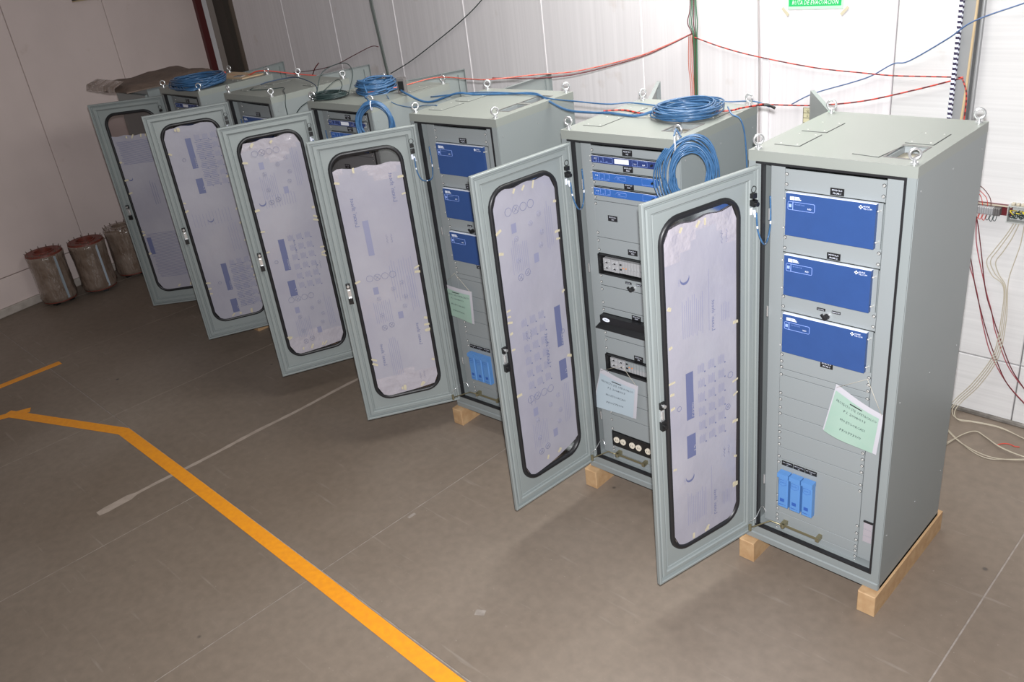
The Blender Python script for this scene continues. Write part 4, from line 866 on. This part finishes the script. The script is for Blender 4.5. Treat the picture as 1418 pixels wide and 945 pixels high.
for i, pp in enumerate(([(.600, 1.49), (.56, 1.39), (.500, 1.27), (.468, 1.19), (.52, 1.10), (.60, 1.03), (.615, .80), (.60, .52), (.50, .27), (.40, .10)],
           [(.615, 1.49), (.58, 1.40), (.53, 1.29), (.492, 1.20), (.53, 1.12), (.602, 1.03), (.62, .80), (.606, .52), (.51, .27), (.41, .10)],
           [(.63, 1.49), (.60, 1.38), (.56, 1.28), (.525, 1.20), (.55, 1.12), (.606, 1.03), (.626, .80), (.613, .52), (.52, .27), (.42, .10)],
           [(.66, 1.49), (.655, 1.35), (.64, 1.25), (.62, 1.12), (.612, 1.02), (.632, .80), (.62, .52), (.53, .27), (.43, .10)])):
    P = [(x, WY - .02 - .004 * i, z) for x, z in pp]
    if i == 0: P += [(.36, 2.12, .02), (.40, 2.02, .009), (.489, 1.909, .008), (.666, 1.771, .008), (.792, 1.735, .008), (.903, 1.80, .008), (1.1, 1.95, .008)]
    elif i == 1: P += [(.38, 2.13, .03), (.37, 2.05, .012), (.45, 1.92, .018), (.60, 1.80, .018), (.78, 1.745, .018), (.93, 1.80, .016), (1.1, 1.93, .018)]
    elif i == 2: P += [(.395, 2.15, .04), (.45, 2.10, .014), (.557, 2.135, .009), (.712, 2.155, .009), (.88, 2.10, .009), (1.1, 2.03, .009)]
    else: P += [(.41, 2.14, .04), (.46, 2.08, .02), (.56, 2.11, .018), (.72, 2.13, .018), (.89, 2.08, .018), (1.1, 2.0, .018)]
    P = [(p[0] + (.006 * i - .009 if j > 3 else 0), p[1], p[2]) for j, p in enumerate(P)]
    wire('cable', P, .0032, CREAM, ('outermost', 'second', 'third', 'innermost')[i] + ' of four cream cables dropping from the junction box to the floor', group='cream cables on the wall')
wire('cable', [(.50, 1.70, .006), (.52, 1.80, .006), (.551, 1.93, .006), (.607, 2.02, .006), (.684, 1.985, .006), (.805, 1.895, .02), (.955, 1.86, .022), (1.15, 1.9, .007)], .004, CREAM, 'cream cable looping on the floor by the nearest cabinet base')
wire('cable', [(.49, 1.70, .018), (.53, 1.82, .018), (.565, 1.93, .018), (.615, 2.00, .018), (.69, 1.965, .018), (.81, 1.875, .03), (.955, 1.84, .034), (1.15, 1.87, .02)], .0035, CREAM, 'second cream cable looping on the floor inside the first')
wire('wire_scrap', [(.776, 1.933, .004), (.80, 1.965, .006), (.837, 1.985, .004), (.87, 1.975, .005), (.899, 1.986, .004)], .0035, REDC, 'short red wire scrap on the floor among cream cables', 'wire')
for pp, lb in (([(.30, 1.62), (.358, 1.481), (.399, 1.284), (.48, .986), (.53, .84), (.585, .685), (.707, .439), (.86, .26)], 'upper maroon wire pair slanting down the wall right of the nearest cabinet'),
               ([(.30, 1.32), (.357, 1.173), (.421, .973), (.498, .718), (.583, .516), (.70, .322), (.86, .17)], 'lower maroon wire pair slanting down the wall right of the nearest cabinet')):
    mb = MB()
    for o in (0, .012): mb.tube(catmull([(x + o + .008 * math.sin(z * 9 + o * 200), WY - .012 - o * .5, z) for x, z in pp]), .0035, 5, 0 if o else 1)
    mb.build('wire_bundle', [MARC, mat('faded_maroon_wire', (.35, .08, .10), .45)], label=lb, cat='wire')
mb = MB(); mb.X = LM; mb.cbox(2.18, 2.60, -.04, 0, 3.285, 3.50, .006, 0).box(2.18, 2.60, -.045, 0, 3.27, 3.285, 1); mb.build('notice_board', [BLKP, mat('tan_edge', (.45, .35, .22), .6)], label='dark board with a tan lower edge high on the left wall', cat='board')

# ================================================================ WRAPPED COILS ON THE FLOOR AT LEFT
def reactor(x, y, rad, h, lab, seed, wrapped_top=False):
    r = random.Random(seed); e = empty('transformer_coil', (x, y, 0), seed * .4, label=lab, cat='transformer coil', group='plastic wrapped transformer coils')
    mb = MB()
    for i in range(4): a = i * math.pi / 2 + .4; mb.box(rad * .6 * math.cos(a) - .03, rad * .6 * math.cos(a) + .03, rad * .6 * math.sin(a) - .03, rad * .6 * math.sin(a) + .03, 0, .04)
    mb.build('foot', BLKP, e, kind='stuff')
    MB().cyl((0, 0, .04), (0, 0, .075), rad * .95, n=28).build('base_disc', RUST, e)
    n = 36; prof = [(.045, .90), (.06, .99), (.10, 1.04), (.17, 1.01), (.28, 1.0), (.42, 1.0), (h - .16, 1.01), (h - .11, 1.03), (h - .055, 1.05), (h - .05, .97)]; V = []
    for z, q in prof:
        for i in range(n): rr = rad * q * (1 + r.uniform(-.02, .02)); a = 2 * math.pi * i / n; V.append((rr * math.cos(a), rr * math.sin(a), z))
    MB().add(V, [(j * n + i, j * n + (i + 1) % n, (j + 1) * n + (i + 1) % n, (j + 1) * n + i) for j in range(len(prof) - 1) for i in range(n)], 0, True).build('wrapping', FILM, e)
    ri = rad * .48; V = []
    for z, q in ((h - .07, rad * 1.03), (h - .03, rad * 1.0), (h - .03, ri), (h - .30, ri)):
        for i in range(n): a = 2 * math.pi * i / n; V.append((q * math.cos(a), q * math.sin(a), z))
    mb = MB().add(V, [(j * n + i, j * n + (i + 1) % n, (j + 1) * n + (i + 1) % n, (j + 1) * n + i) for j in range(3) for i in range(n)] + [tuple(3 * n + i for i in range(n))], 0)
    mb.torus((0, 0, h - .028), (0, 0, 1), ri + .012, .010, 24, 6, 0); mb.build('top_ring', [FILM if wrapped_top else RUST], e)
    mb = MB()
    for i in range(14): a = 2 * math.pi * i / 14; mb.cyl((rad * .95 * math.cos(a), rad * .95 * math.sin(a), h - .03), (rad * 1.0 * math.cos(a), rad * 1.0 * math.sin(a), h - .005), .007, .004, n=6)
    mb.build('stud', KRAFT, e, kind='stuff')
    for a in (math.radians(12) - seed * .4,): MB().box(rad * 1.0 * math.cos(a + .0) - .012, rad * 1.0 * math.cos(a) + .012, rad * math.sin(a) - .012, rad * math.sin(a) + .012, .075, h - .07).build('post', LBLUE, e)
reactor(-8.95, -.93, .205, .68, 'plastic wrapped transformer coil with red top ring, leftmost of the three by the left wall', 1)
reactor(-8.86, -.46, .205, .68, 'plastic wrapped transformer coil with red top ring, middle of the three by the left wall', 3)
reactor(-9.00, .04, .205, .68, 'brown fully wrapped transformer coil, rightmost of the three, beside the far left cabinet door', 4, True)
